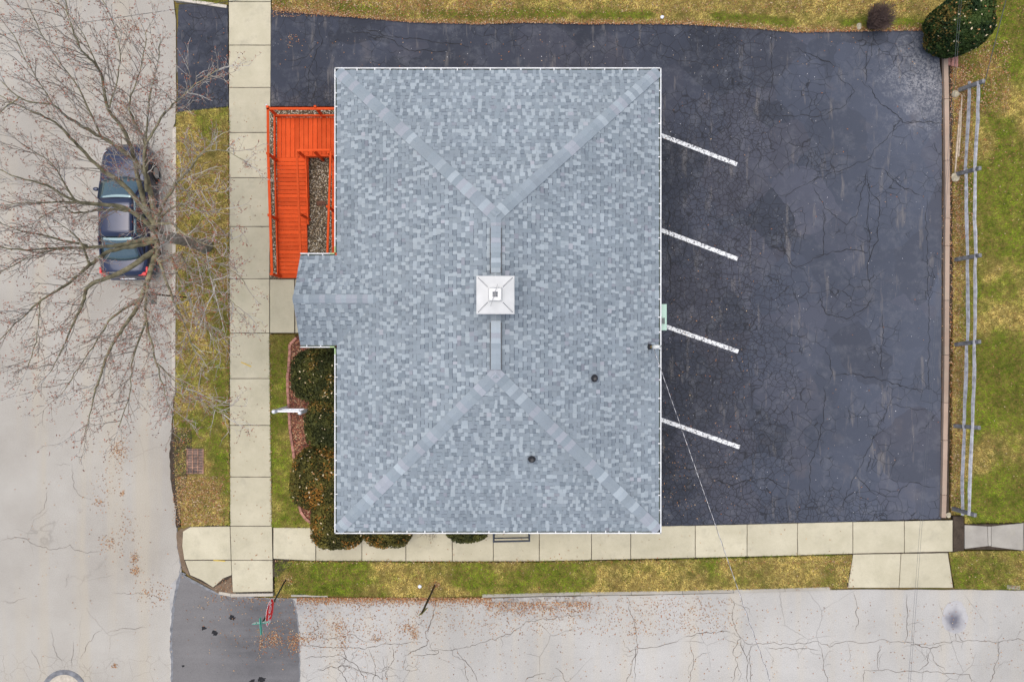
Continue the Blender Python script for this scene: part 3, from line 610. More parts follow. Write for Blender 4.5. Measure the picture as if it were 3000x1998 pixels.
for cx, cy, ry in ((SX0, SY0, YS), (SX1, SY0, YS), (SX0, SY1, YN), (SX1, SY1, YN)):
    sx = 1 if cx < XR else -1; sy = 1 if cy < PYC else -1
    # perpendicular to the hip in plan, dropping onto each face
    e1 = Vector((sx*q2, -sy*q2, 0)); z1 = -SL*q2   # towards the face below / beside
    caps((cx, cy, EZ), (XR, ry, RZ), e1+Vector((0, 0, z1)), -e1+Vector((0, 0, z1)), .2)
dn = Vector((1, 0, -SL)).normalized(); up = Vector((-1, 0, -SL)).normalized()
caps((XR, YN+.1, RZ), (XR, 3.18, RZ), up, dn, .15, .17, lift=.032); caps((XR, YS-.1, RZ), (XR, -.80, RZ), up, dn, .15, .17, lift=.032)
caps((XR, .52, RZ), (XR, 1.9, RZ), up, dn, .2, .17)
for (a, b) in ((3.18, 1.91), (.52, -.80)):
    v = MB(); v.box((XR-.165, min(a, b), RZ-.05), (XR-.145, max(a, b), RZ+.03)); v.box((XR+.145, min(a, b), RZ-.05), (XR+.165, max(a, b), RZ+.03)); v.box((XR-.145, min(a, b)+.02, RZ-.02), (XR+.145, max(a, b)-.02, RZ+.03))
    o = v.build('ridge_vent', M['black'], house)
    caps((XR, b, RZ+.055), (XR, a, RZ+.055), Vector((-1, 0, -.12)), Vector((1, 0, -.12)), .14, .14, parent=o, lift=.0)
pu = Vector((0, 1, -SL)).normalized(); pd = Vector((0, -1, -SL)).normalized()
caps((PX0-.02, PYC, PZ), (SX0+PR+.05, PYC, PZ), pu, pd, .165, .15)
# gutters: white lip, dark green trough, white straps
def gutter(a, b, out, strap=True, extra=.0, mat='white_metal', bedm='gutter_green'):
    a = Vector(a); b = Vector(b); out = Vector(out); d = (b-a).normalized()
    m = MB(); m.bar(a+out*.085+Vector((0, 0, -.05)), b+out*.085+Vector((0, 0, -.05)), .036, .115)
    g = m.build('gutter', M[mat], house)
    m = MB(); m.bar(a+out*.025+Vector((0, 0, -.075)), b+out*.025+Vector((0, 0, -.075)), .085, .02); m.build('trough', M[bedm], g)
    if strap:
        n = max(1, round((b-a).length/.52))
        for i in range(n):
            p = a.lerp(b, (i+.5+random.uniform(-.12, .12))/n)+Vector((0, 0, .004)); MB().bar(p-out*.02, p+out*.085, .034, .008).build('gutter_strap', M['white_metal'], g)
gx0, gx1, gy0, gy1 = SX0-.1, SX1+.1, SY0-.1, SY1+.1
gutter((SX0, gy0, EZ), (SX0, PY0-.32, EZ), (-1, 0, 0)); gutter((SX0, PY1+.32, EZ), (SX0, gy1, EZ), (-1, 0, 0)); gutter((SX1, gy0, EZ), (SX1, gy1, EZ), (1, 0, 0))
gutter((gx0, SY0, EZ), (gx1, SY0, EZ), (0, -1, 0)); gutter((gx0, SY1, EZ), (gx1, SY1, EZ), (0, 1, 0))
gutter((PX0-.02, PY0, EZ), (SX0-.25, PY0, EZ), (0, -1, 0)); gutter((PX0-.02, PY1, EZ), (SX0-.25, PY1, EZ), (0, 1, 0))
for y, s in ((PY0, -1), (PY1, 1)):
    gutter((SX0-.25, y, EZ), (SX0-.105, y, EZ), (0, s, 0), False, mat='pale_green'); gutter((SX0, y+s*.12, EZ), (SX0, y+s*.32, EZ), (-1, 0, 0), False, mat='pale_green')
# portico: posts, gable, step
for y in (PY0+.35, PY1-.35): MB().box((PX0+.35, y-.06, .10), (PX0+.47, y+.06, EZ-.1)).build('porch_post', M['trim'], house, bevel=.01)
MB().box((PX0+.30, PYC-.9, .10), (wx0, PYC+.9, .28)).build('porch_step', M['concrete'], house, bevel=.01)
# chimney with white metal cap
cx, cy = XR, 1.26
MB().box((cx-.36, cy-.36, RZ-.5), (cx+.36, cy+.36, 6.22)).build('chimney', M['chimney_brick'], house)
hw = .525; mb = MB()
def ring(r, z): return [(cx-r, cy-r, z), (cx+r, cy-r, z), (cx+r, cy+r, z), (cx-r, cy+r, z)]
lv = ring(hw, 6.22)+ring(hw, 6.27)+ring(hw-.02, 6.285)+ring(.19, 6.44)+ring(.175, 6.50)
fs = [(3, 2, 1, 0), (16, 17, 18, 19)]
for r in range(4):
    for k in range(4): k2 = (k+1) % 4; fs.append((r*4+k, r*4+k2, r*4+4+k2, r*4+4+k))
cap = mb.add(lv, fs).build('chimney_cap', M['cap_metal'], house, bevel=.006)
h = .168; ch = .04; P = [(-h+ch, -h), (h-ch, -h), (h, -h+ch), (h, h-ch), (h-ch, h), (-h+ch, h), (-h, h-ch), (-h, -h+ch)]
v = [(cx+a, cy+b, z) for z in (6.49, 6.56) for a, b in P]; MB().add(v, [tuple(range(7, -1, -1)), tuple(range(8, 16))]+[(i, (i+1) % 8, (i+1) % 8+8, i+8) for i in range(8)]).build('lid', M['cap_metal'], cap, bevel=.008)
for sx in (-1, 1):
    for sy in (-1, 1): MB().box((cx+sx*.037-.033, cy+sy*.037-.033, 6.555), (cx+sx*.037+.033, cy+sy*.037+.033, 6.566)).build('grille', M['lead'], cap)
MB().tube([(cx-.12, cy-.32, 6.62), (cx+.07, cy+.27, 6.66)], .007, 6).build('rod', M['steel'], cap)
MB().tube([(cx, cy, 6.56), (cx-.02, cy-.02, 6.65)], .006, 6).build('rod_stem', M['steel'], cap)
rv = MB().lathe((0, 0, 0), [(.015, 0), (.015, .006), (.008, .012)], 8)
rvm = None
for sx in (-1, 1):
    for sy in (-1, 1):
        for i in range(9):
            r = .46-.03*i; z = 6.285+(.505-r)/(.505-.19)*.155
            if rvm is None: o = rv.build('rivet', M['lead'], cap); rvm = o.data
            else: o = link('rivet', rvm, cap)
            o.location = (cx+sx*r, cy+sy*r, z)
# vent pipes with flashings
def roofz(x, y): return EZ+SL*min(x-SX0, SX1-x, y-SY0, SY1-y)
def at_roof(px, py):
    z = EZ
    for _ in range(12): p = U(px, py, z); z = roofz(p.x, p.y)
    return p
for px, py, nd in ((1740, 1108, (1, 0)), (1558, 1343, (0, -1))):
    p = at_roof(px, py); n = Vector((nd[0], nd[1], -SL)).normalized(); s = Vector((-nd[1], nd[0], 0)); N = s.cross(n); N = N if N.z > 0 else -N
    c = p+N*.028; vs = [c-n*.12-s*.13, c-n*.12+s*.13, c+n*.17+s*.13, c+n*.17-s*.13]; vs += [v-N*.01 for v in vs]
    vp = MB().tube([p+Vector((0, 0, -.05)), p+Vector((0, 0, .30))], .052, 14).build('vent_pipe', M['dark_rubber'], house)
    MB().tube([p+Vector((0, 0, .295)), p+Vector((0, 0, .306))], .036, 14).build('pipe_bore', M['black'], vp)
    MB().add(vs, [(0, 1, 2, 3), (0, 4, 5, 1), (1, 5, 6, 2), (2, 6, 7, 3), (3, 7, 4, 0)]).build('flashing', M['flashing_grey'], vp); MB().lathe(p, [(.125, .0), (.11, .06), (.07, .10), (.055, .12)], 18).build('boot', M['dark_rubber'], vp)
# service mast with weatherhead
p = at_roof(1903, 1016); top = Vector((p.x+.10, p.y, p.z+1.05))
ma = MB().tube([p-Vector((0, 0, .1)), p+Vector((0, 0, .5))], .032, 10).build('service_mast', M['rust'], house)
MB().bar(p+Vector((-.06, -.11, .03)), p+Vector((-.06, .11, .03)), .05, .01).build('flashing', M['black'], ma); MB().lathe(p, [(.10, -.02), (.09, .05), (.05, .16)], 14).build('boot', M['black'], ma)
wh = MB().tube([p+Vector((.0, 0, .5)), p+Vector((.05, 0, .60)), p+Vector((.14, .01, .62)), p+Vector((.22, .015, .56))], [.05, .07, .06, .04], 12); wh.build('weatherhead', M['trim'], ma, smooth=True)
MB().tube([p+Vector((.0, 0, .44)), p+Vector((.03, -.05, .46))], .03, 8).build('insulator', M['rusty_iron'], ma); MB().tube([p+Vector((0, 0, .36)), p+Vector((0, 0, .40))], .04, 10).build('clamp', M['yellow_paint'], ma)
for dy in (0, .05): MB().tube([p+Vector((.22, .01, .56)), p+Vector((.34, .06+dy, .5)), p+Vector((.42, -.02+dy, .40)), p+Vector((.3, -.12, .42)), p+Vector((.04, -.05, .46))], .006, 5).build('drip_loop', M['wire'], ma)
mast_hook = p+Vector((.03, -.05, .46))
# pale green canopy box with dark glazing on the east wall
x0, y0 = U(1937, 968, 2.75).x, U(1937, 968, 2.75).y; x1, y1 = U(1953.5, 891, 2.75).x, U(1953, 891, 2.75).y
cn = MB().box((wx1, y0, 2.62), (x1, y1, 2.75)).build('wall_canopy', M['mint'], house, bevel=.008)
gx = SX1+.12; hx = x1-.045; m = MB(); yc = (y0+y1)/2-.12
m.add([(gx-.3, yc+.22, 2.755), (gx-.3, yc-.22, 2.755), (hx-.02, yc-.10, 2.757), (hx-.02, yc+.10, 2.757)], [(0, 1, 2, 3)]); m.build('glazing', M['dark_glass'], cn)
for s in (-1, 1): MB().bar((gx-.25, yc+s*.06, 2.76), (hx, yc+s*.115, 2.762), .014, .01).build('glazing_bar', M['mint'], cn)
# guard rail at the south door
g = empty('guard_rail', (0, wy0-.6, .12), 'dark blue pipe guard rail standing on the sidewalk at the south eave', 'railing')
A = U(1446, 1586, 1.0); B = U(1551, 1584, 1.0)
MB().tube([A, B], .034, 10).build('top_rail', M['guard_blue'], g); MB().tube([A-Vector((0, 0, .4)), B-Vector((0, 0, .4))], .024, 8).build('mid_rail', M['guard_blue'], g)
for P in (A, B): MB().tube([(P.x, P.y, .1), (P.x, P.y, 1.03)], .032, 10).build('post', M['guard_blue'], g); MB().tube([P, (P.x, wy0, 1.0)], .03, 10).build('return_rail', M['guard_blue'], g)

# ------------------------------------------------------------------ wheelchair ramp and porch deck
DZ = .47; dm = M['deck']
ramp = empty('access_ramp', (-8, 5, .1), 'orange red painted timber access ramp with landing and handrails', 'ramp')
lx0, lx1 = U(811, 0, DZ).x, wx0-.02; ly1 = U(0, 345, DZ).y; ly0 = U(0, 462, DZ).y
n = 20; w = (lx1-lx0)/n
for i in range(n): MB().box((lx0+i*w+.006, ly0, DZ-.035), (lx0+(i+1)*w-.006, ly1, DZ+random.uniform(-.002, .002))).build('plank', dm, ramp, bevel=.004)
toe = U(0, 815, .15).y; tz = .15; rx1t = U(903, 0, DZ).x; rx1b = U(899, 0, .3).x; rx0b = U(815, 0, .15).x
n = 30
def rampz(y): return tz+(DZ-tz)*max(0, min(1, (y-toe)/(ly0-toe)))
for i in range(n):
    ya = ly0+(toe-ly0)*i/n-.006; yb = ly0+(toe-ly0)*(i+1)/n+.006; za, zb_ = rampz(ya), rampz(yb); f = (i+.5)/n
    xa = lx0+(rx0b-lx0)*f; xb = rx1t if f < .47 else rx1b
    if f > .8: xb = U(895, 0, .2).x
    vs = [(xa, yb, zb_), (xb, yb, zb_), (xb, ya, za), (xa, ya, za)]; vs += [(a, b, c-.035) for a, b, c in vs]
    MB().add(vs, [(0, 1, 2, 3), (7, 6, 5, 4), (0, 4, 5, 1), (1, 5, 6, 2), (2, 6, 7, 3), (3, 7, 4, 0)]).build('plank', dm, ramp, bevel=.004)
# house-side walkway
hx0 = U(972, 0, DZ).x; n = 26; yb_ = PY1-.3
for i in range(n): MB().box((hx0, ly0-(ly0-yb_)*(i+1)/n+.004, DZ-.035), (lx1, ly0-(ly0-yb_)*i/n-.004, DZ+random.uniform(-.002, .002))).build('plank', dm, ramp, bevel=.004)
# supports under the deck
for x, y in ((lx0+.1, ly1-.1), (lx0+.1, ly0+.1), (-6.9, ly1-.1), (-5.6, ly1-.1), (rx1t-.1, ly0+.1), (hx0+.1, ly0-.1), (hx0+.1, 4.2), (hx0+.1, yb_+.2), (lx0+.1, 5.2), (rx1t-.1, 5.2)):
    MB().box((x-.045, y-.045, .08), (x+.045, y+.045, rampz(y)-.036 if x < -7 else DZ-.036)).build('support', dm, ramp)
MB().box((lx0+.02, ly1-.06, DZ-.22), (lx1, ly1-.02, DZ-.036)).build('skirt_board', dm, ramp); 
def post(x, y, z0, z1, s=.085, lean=(0, 0)): MB().bar((x, y, z0), (x+lean[0], y+lean[1], z1), s, s, (0, 1, 0)).build('post', dm, ramp, bevel=.006)
def rail(a, b, w=.09, h=.04, name='handrail'): MB().bar(a, b, w, h).build(name, dm, ramp, bevel=.006)
RH = .92
# north side
zt = DZ+RH; A = U(785, 319, zt); B = U(985, 314, zt); yk = ly1+.06
rail((A.x-.05, A.y, zt), (lx1, A.y, zt)); rail((lx0-.05, ly1+.02, DZ+.14), (lx1, ly1+.02, DZ+.14), .05, .13, 'kick_board')
for px in (783, 922): P = U(px, 316, zt); post(P.x+.02, P.y+.02, .08, zt+.06)
# west side, drops with the ramp
pa_ = [U(785, 318, zt), U(786, 462, zt), U(797, 805, tz+RH)]
for a, b in zip(pa_[:-1], pa_[1:]): rail(a, b)
rail((lx0-.03, ly1, DZ+.13), (lx0-.03, ly0, DZ+.13), .05, .12, 'kick_board'); rail((lx0-.03, ly0, DZ+.13), (rx0b+.04, toe+.08, tz+.13), .05, .12, 'kick_board')
for px, py in ((781, 449), (785, 630), (793, 803)):
    y0_ = U(0, py, 1.1).y; z = rampz(y0_)+RH+.03; P = U(px, py, z); post(P.x+.02, P.y, .08, z)
MB().bar(U(792, 803, tz+RH-.02), U(818, 809, tz+.12), .05, .09).build('end_brace', dm, ramp)
# inner rails around the opening
a = U(869, 441, zt); b = U(970, 440, zt); c = U(881, 745, .36+RH)
rail(a, b, .075, .04); rail(a, c, .075, .04); rail((rx1t-.04, ly0, DZ+.13), (rx1t-.01, ly0-2.4, rampz(ly0-2.4)+.13), .045, .12, 'kick_board'); rail((rx1t-.04, ly0+.02, DZ+.13), (hx0+.05, ly0+.02, DZ+.13), .045, .12, 'kick_board')
for px, py in ((873, 444), (919, 443), (961, 447)): P = U(px, py, zt-.02); post(P.x, P.y, .08, zt-.03, .075)
P = U(880, 628, rampz(4.3)+RH); post(P.x, P.y, .08, P.z, .075)
e = U(959, 745, zt); rail(b+Vector((-.01, 0, 0)), e, .075, .04)
P = U(959, 605, zt); post(P.x, P.y, .08, zt+.02, .08)
MB().tube([U(779, 307, zt), U(786, 313, zt)], .03, 8).build('post_cap', M['white_metal'], ramp)

# ------------------------------------------------------------------ split rail fence, lot edge bits
fence = empty('split_rail_fence', U(2800, 880, .13), 'weathered grey split rail fence on the lawn beside the parking lot', 'fence')
fp = [((2803, 267), (2883, 238)), ((2795, 513), (2872, 493)), ((2794, 762), (2873, 748)), ((2794, 1010), (2871, 1001)), ((2791, 1247), (2870, 1253)), ((2787, 1488), (2858, 1509))]
posts = []
for a, b in fp:
    A = U(*a, .05); B = U(*b, 1.18); posts.append((A, B)); MB().bar(A, B, .12, .14, (0, 1, 0)).build('post', M['grey_post'], fence, bevel=.02)
ux = [2867, 2855, 2858, 2855, 2848, 2839]; lx_ = [2840, 2829, 2835, 2832, 2823, 2819]
for xs_, z in ((ux, 1.0), (lx_, .58)):
    for i in range(5):
        ya = fp[i][1][1]*.8+fp[i][0][1]*.2; yb = fp[i+1][1][1]*.8+fp[i+1][0][1]*.2
        A = U(xs_[i]+random.uniform(-2, 1), ya-4, z); B = U(xs_[i+1]+random.uniform(-1, 2), yb+4, z); n = 7; pts = []; rad = []
        for k in range(n+1):
            t = k/n; pts.append(A.lerp(B, t)+Vector((math.sin(t*5+i*2)*.018+random.uniform(-.008, .008), 0, random.uniform(-.012, .012)))); rad.append((.048+.012*math.sin(t*3.1))*random.uniform(.9, 1.1))
        MB().tube(pts, rad, 5).build('rail', M['weathered_wood'], fence)
for pts, lab in (([(2798, 508), (2803, 440), (2812, 325)], 'long pale broken fence rail lying in dead leaves by the lot kerb'), ([(2808, 460), (2813, 380), (2818, 280)], 'thin pale fence rail lying beside the longer broken rail')):
    tag(MB().tube([U(a, b, .17) for a, b in pts], [.03, .045, .025], 5).build('fallen_rail', M['pale_wood']), lab, 'rail')
sb = empty('edging_stack', U(2793, 170, .13), 'three scalloped pink edging bricks laid side by side by round evergreen bush', 'bricks')
for i, px in enumerate((2781, 2792, 2803)):
    y0_, y1_ = U(0, 196-(2-i)*2, .2).y, U(0, 142, .2).y; x = U(px, 0, .2).x; m = MB(); k = 5
    for j in range(k):
        ya = y0_+(y1_-y0_)*j/k; yb = y0_+(y1_-y0_)*(j+1)/k-.004; m.box((x-.06+.012*(j % 2), ya, .125), (x+.055, yb, .20+.004*(j % 2)))
    m.build('edging_brick', M['pink_brick'], sb, bevel=.006)
def boulder(px, py, r, lab, z=.13):
    bm = bmesh.new(); bmesh.ops.create_icosphere(bm, subdivisions=3, radius=r); rr = random.Random(int(px)); ph = [rr.uniform(0, 6) for _ in range(6)]
    for v in bm.verts: k = 1+.12*math.sin(v.co.x/r*2.1+ph[0])+.12*math.sin(v.co.y/r*2.7+ph[1])+.08*math.sin(v.co.z/r*4+ph[2]); v.co *= k; v.co.z *= .6
    me = bpy.data.meshes.new('rock'); bm.to_mesh(me); bm.free(); me.materials.append(M['boulder']); o = link('rock', me); o.location = U(px, py, z+r*.3); return tag(o, lab, 'rock')
boulder(2517, 78, .10, 'small tan rock beside the leafless brown shrub'); boulder(2778, 1509, .09, 'pale rock at the end of the brown lot kerb'); boulder(2801, 275, .13, 'tan rock at the foot of the first post near the edging bricks'); boulder(2800, 520, .15, 'flat tan rock at the foot of the fence post by the broken rails')
# brick edging round the mulch bed
be = empty('bed_edging', U(845, 1100, .12), 'curved row of red bricks edging the mulch bed', 'edging')
EB = [U(a, b, .19) for a, b in edge_bed]; acc = []
for a, b in zip(EB[:-1], EB[1:]):
    L_ = (b-a).length; n = max(1, round(L_/.205))
    for i in range(n): acc.append((a.lerp(b, i/n), a.lerp(b, (i+1)/n)))
for i, (a, b) in enumerate(acc):
    d_ = (b-a).normalized(); n_ = Vector((-d_.y, d_.x, 0))*random.uniform(-.01, .01); MB().bar(a+d_*.005+n_-Vector((0, 0, .05)), b-d_*.005+n_-Vector((0, 0, .05+random.uniform(-.004, .008))), .095, .10).build('brick', M['bed_brick'], be, bevel=.008)
# storm grate
gr = empty('storm_grate', U(573, 1352, .12), 'rusty slotted storm drain grate in the leaf strewn verge', 'grate')
a = U(549, 1388, .13); b = U(596, 1314, .13); MB().box((a.x, a.y, .10), (b.x, b.y, .134)).build('pit', M['black'], gr)
for i in range(16): y = a.y+(b.y-a.y)*(i+.5)/16; MB().box((a.x, y-.011, .134), (b.x, y+.009, .15)).build('bar', M['rusty_iron'], gr)
for f in (0, .33, .66, 1): x = a.x+(b.x-a.x)*f; MB().box((x-.017, a.y, .134), (x+.017, b.y, .153)).build('cross_bar', M['rusty_iron'], gr)

# ------------------------------------------------------------------ signs
def text_mesh(txt, size, name, mat, parent, origin, xdir, ydir, ext=.003):
    cu = bpy.data.curves.new(name, 'FONT'); cu.body = txt; cu.size = size; cu.align_x = 'CENTER'; cu.align_y = 'CENTER'; cu.extrude = ext; cu.offset = .006
    to = bpy.data.objects.new(name, cu); C.objects.link(to); bpy.context.view_layer.update()
    me = bpy.data.meshes.new_from_object(to.evaluated_get(bpy.context.evaluated_depsgraph_get())); bpy.data.objects.remove(to)
    X = Vector(xdir).normalized(); Y = Vector(ydir).normalized(); Z = X.cross(Y); o_ = Vector(origin)
    for v in me.vertices: c_ = v.co.copy(); v.co = o_+X*c_.x+Y*c_.y+Z*c_.z
    me.materials.clear(); me.materials.append(mat); return link(name, me, parent)
sb0 = U(837, 1698, .1); sgn = empty('stop_sign', sb0, 'red octagonal stop sign with green street name blades on a leaning post', 'sign')
sc = U(790, 1793, 2.2); tp = U(768, 1825, 2.95); axis = (tp-sb0)
MB().tube([sb0, tp], .03, 8).build('post', M['pole_green'], sgn)
fy = Vector((.077, 1, 0)).normalized(); upv = Vector((.06, .26, 1)).normalized(); fx = fy.cross(upv).normalized(); upv = fx.cross(fy).normalized()
ctr = U(790, 1792, 2.25)
def octa(r, off, th):
    pts = [(math.cos(R(22.5+45*i))*r, math.sin(R(22.5+45*i))*r) for i in range(8)]
    v = [ctr+fy*a+upv*b+fx*(off+d) for d in (0, th) for a, b in pts]; return MB().add(v, [tuple(range(7, -1, -1)), tuple(range(8, 16))]+[(i, (i+1) % 8, (i+1) % 8+8, i+8) for i in range(8)])
octa(.445, 0, .006).build('plate', M['sign_white'], sgn); octa(.424, .006, .003).build('red_field', M['stop_red'], sgn)
text_mesh('STOP', .34, 'lettering', M['sign_white'], sgn, ctr+fx*.0115, fy, upv)
# street name blades
b1 = tp; bx = Vector((.97, .10, 0)).normalized(); by = Vector((.08, -.99, 0)).normalized()
for nm, cdir, c0, txt in (('street_blade', bx, b1+Vector((-.02, .02, .0)), 'ARTHUR ST'), ('street_blade', by, b1+Vector((.02, -.02, .17)), None)):
    a = c0-cdir*.27; b = c0+cdir*.27; bl = MB().bar(a, b, .012, .15).build(nm, M['blade_green'], sgn)
    if txt: text_mesh(txt, .115, 'lettering', M['sign_white'], bl, c0+Vector((cdir.y*-1, cdir.x, 0))*.008, -cdir, (0, 0, 1), .001)
    MB().bar(a-Vector((0, 0, .078)), b-Vector((0, 0, .078)), .014, .008).build('edge_strip', M['sign_white'], bl)
s2b = U(1275, 1712, .1); s2t = U(1236, 1796, 2.15); s2 = empty('road_sign', s2b, 'brown metal post with small olive sign plate at the roadside verge', 'sign')
MB().bar(s2b, s2t, .055, .05).build('post', M['pole_brown'], s2); P = s2t+Vector((.03, .02, -.10)); dd = Vector((.30, .25, .0)).normalized()
v = [P-dd*.22, P-Vector((0, 0, .22)), P+dd*.22, P+Vector((0, 0, .22))]; nn = Vector((-dd.y, dd.x, 0))*.004; MB().add([q-nn for q in v]+[q+nn for q in v], [(0, 1, 2, 3), (7, 6, 5, 4), (0, 4, 5, 1), (1, 5, 6, 2), (2, 6, 7, 3), (3, 7, 4, 0)]).build('plate', M['olive_plate'], s2)
s3b = U(553, 872, .1); s3t = U(424, 860, 2.9); s3 = empty('road_sign', s3b, 'rusty brown post with grey sign plate on the verge under the bare tree', 'sign')
MB().bar(s3b, s3t, .06, .05).build('post', M['pole_brown'], s3); P = s3t+Vector((.0, -.10, -.45)); MB().box((P.x-.01, P.y-.22, P.z-.3), (P.x+.0, P.y+.2, P.z+.3)).build('plate', M['grey_plate'], s3)
# white post-and-rail sign frame
fr = empty('sign_frame', U(875, 1196, .12), 'white vinyl sign frame with two capped posts straddling the brick edging', 'sign frame')
pa_ = U(842, 1194, .12); pb_ = U(914, 1197, .12); 
for P in (pa_, pb_):
    MB().box((P.x-.055, P.y-.055, .08), (P.x+.055, P.y+.055, 1.50)).build('post', M['white_vinyl'], fr, bevel=.006); MB().lathe((P.x, P.y, 1.50), [(.075, 0), (.08, .02), (.06, .05), (.065, .08), (.03, .115)], 14).build('post_cap', M['white_vinyl'], fr, smooth=True)
for z, n_ in ((1.36, 'top_rail'), (.82, 'bottom_rail')): MB().box((pa_.x+.056, pa_.y-.035, z-.05), (pb_.x-.056, pa_.y+.035, z+.05)).build(n_, M['white_vinyl'], fr, bevel=.006)

# ------------------------------------------------------------------ utility wires and poles outside the picture
pole = empty('utility_pole', (8.8, -14.6, 0), 'wooden utility pole with a cross arm carrying the wires', 'utility pole')
MB().tube([(8.8, -14.6, -.05), (8.8, -14.6, 8.2)], [.15, .11], 12).build('shaft', M['pole_wood'], pole); MB().bar((7.4, -14.6, 7.2), (10.4, -14.6, 7.2), .1, .12).build('cross_arm', M['pole_wood'], pole)
def wirecat(name, pts, r, mat, lab):
    return tag(MB().tube(pts, r, 6).build(name, M[mat]), lab, 'wire')
def span(a, b, sag=.1, n=14): return [a.lerp(b, i/n)-Vector((0, 0, sag*4*(i/n)*(1-i/n))) for i in range(n+1)]
A = mast_hook; B = Vector((8.75, -14.6, 7.3))
wirecat('service_wire', span(A, B, .05, 24), .0085, 'wire_light', 'service wire running from the roof mast over the striped lot')
w2 = [p_+Vector((math.cos(i*1.6)*.012, math.sin(i*1.6)*.012, .006)) for i, p_ in enumerate(span(A, B, .05, 120))]
wirecat('service_wire', w2, .006, 'wire', 'dark wire twisted round the pale service wire from the roof mast')
for i, dx in enumerate((0, 6)):
    z = 7.3; A = U(2660+dx-35/475*611, 2609, z); B = U(2702+dx, 1450, z); Dv = (B-A)
    wirecat('overhead_wire', [A, A+Dv*4.2], .0032, 'lead', 'thin overhead wire crossing the driveway apron' if i == 0 else 'second thin wire parallel to the one crossing the driveway apron')
A = U(-300, 146, 6.5); B = U(640, 10, 6.5); wirecat('overhead_wire', span(A+(A-B)*1.5, B+(B-A)*.6, .0), .007, 'wire', 'thin overhead wire crossing the street above the asphalt apron')
A = U(2958, -40, 3.2); B = U(2880, 260, .2); wirecat('guy_wire', [A, B], .012, 'steel', 'grey guy wire slanting into the lawn beside the round evergreen bush')

# ------------------------------------------------------------------ shrubs
def leaf_cloud(P, Nn, size, cols, elong=1.6, tilt=.7):
    """one small quad per point, roughly facing Nn"""
    n = len(P); r = rng.normal(size=(n, 3))*tilt; N2 = Nn+r; N2 /= np.linalg.norm(N2, axis=1)[:, None]
    a = np.cross(N2, rng.normal(size=(n, 3))); a /= np.linalg.norm(a, axis=1)[:, None]; b = np.cross(N2, a)
    s = (size*rng.uniform(.6, 1.3, n))[:, None]; V = np.stack([P-a*s*elong/2, P-b*s/2, P+a*s*elong/2, P+b*s/2], 1).reshape(-1, 3)
    return V, np.arange(4*n).reshape(-1, 4), np.repeat(cols, 4, axis=0)
def shrub(name, lab, c, rx, ry, h, n, c1, c2, c3, orange=.0, p=3.2, seed=1, group=None, size=.05, zc=None, litter=0, cat='shrub'):
    """clipped evergreen: lumpy super-ellipsoid, woody core, thousands of leaf faces"""
    zc = h*.45 if zc is None else zc; rz = h-zc
    root = empty(name, (c[0], c[1], .12), lab, cat, group)
    d = rng.normal(size=(n, 3)); d[:, 2] = np.where(d[:, 2] < -.55*np.linalg.norm(d, axis=1), -d[:, 2], d[:, 2]); d /= np.linalg.norm(d, axis=1)[:, None]
    def rad(d):
        k = (np.abs(d[:, 0])**p+np.abs(d[:, 1])**p+np.abs(d[:, 2])**p)**(-1/p)
        an = d[:, 0]*3.1+d[:, 1]*2.3; lump = 1+.10*(noise2(d[:, 0]*2+seed, d[:, 1]*2+d[:, 2]*1.7, 1.5, seed, 3)-.5)*2
        return k*lump
    k = rad(d); depth = 1-rng.random(n)**2.2*.10; P = np.stack([c[0]+d[:, 0]*k*rx*depth, c[1]+d[:, 1]*k*ry*depth, .12+zc+d[:, 2]*k*rz*depth], 1); P[:, 2] = np.maximum(P[:, 2], .16)
    Nn = d/np.array([rx, ry, rz]); Nn /= np.linalg.norm(Nn, axis=1)[:, None]
    g = noise2(P[:, 0]+P[:, 2]*.7, P[:, 1]+P[:, 2]*.4, 3.0, seed+3, 3); t = np.clip((g-.3)*2.2+rng.normal(0, .25, n), 0, 1)[:, None]
    col = np.array(c1)*(1-t)+np.array(c2)*t; o = (noise2(P[:, 0], P[:, 1]-P[:, 2]*.3, 1.6, seed+9, 3)+rng.normal(0, .12, n)) < orange; col = np.where(o[:, None], np.array(c3)*rng.uniform(.6, 1.3, (n, 1)), col)
    V, Fc, CC = leaf_cloud(P, Nn, size, col, 1.7, .75)
    f = np_mesh('foliage', V, Fc, M['needles'], root, CC); f['kind'] = 'stuff'
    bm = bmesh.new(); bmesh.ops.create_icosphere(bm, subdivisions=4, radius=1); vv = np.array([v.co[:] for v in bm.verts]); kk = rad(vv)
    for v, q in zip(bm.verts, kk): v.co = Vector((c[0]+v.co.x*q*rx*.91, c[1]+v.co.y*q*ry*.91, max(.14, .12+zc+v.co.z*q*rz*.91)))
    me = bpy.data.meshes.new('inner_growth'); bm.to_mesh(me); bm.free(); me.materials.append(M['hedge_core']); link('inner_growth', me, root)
    m = MB()
    for i in range(5): a = i*1.257; m.tube([(c[0]+math.cos(a)*.05, c[1]+math.sin(a)*.05, .05), (c[0]+math.cos(a)*rx*.4, c[1]+math.sin(a)*ry*.4, zc+.1)], [.03, .012], 5)
    m.build('stems', M['shrub_wood'], root)
    if litter:
        dd = rng.normal(size=(litter, 3)); dd[:, 2] = np.abs(dd[:, 2])*1.2; dd /= np.linalg.norm(dd, axis=1)[:, None]; kk = rad(dd)*1.015
        PP = np.stack([c[0]+dd[:, 0]*kk*rx, c[1]+dd[:, 1]*kk*ry, .13+zc+dd[:, 2]*kk*rz], 1); cc = np.array([(.55, .42, .24), (.6, .5, .32), (.4, .2, .08)])[rng.integers(0, 3, litter)]
        V, Fc, CC = leaf_cloud(PP, dd, .045, cc, 1.8, .4); o = np_mesh('leaf_litter', V, Fc, M['leafattr'], root, CC); o['kind'] = 'stuff'
    return root
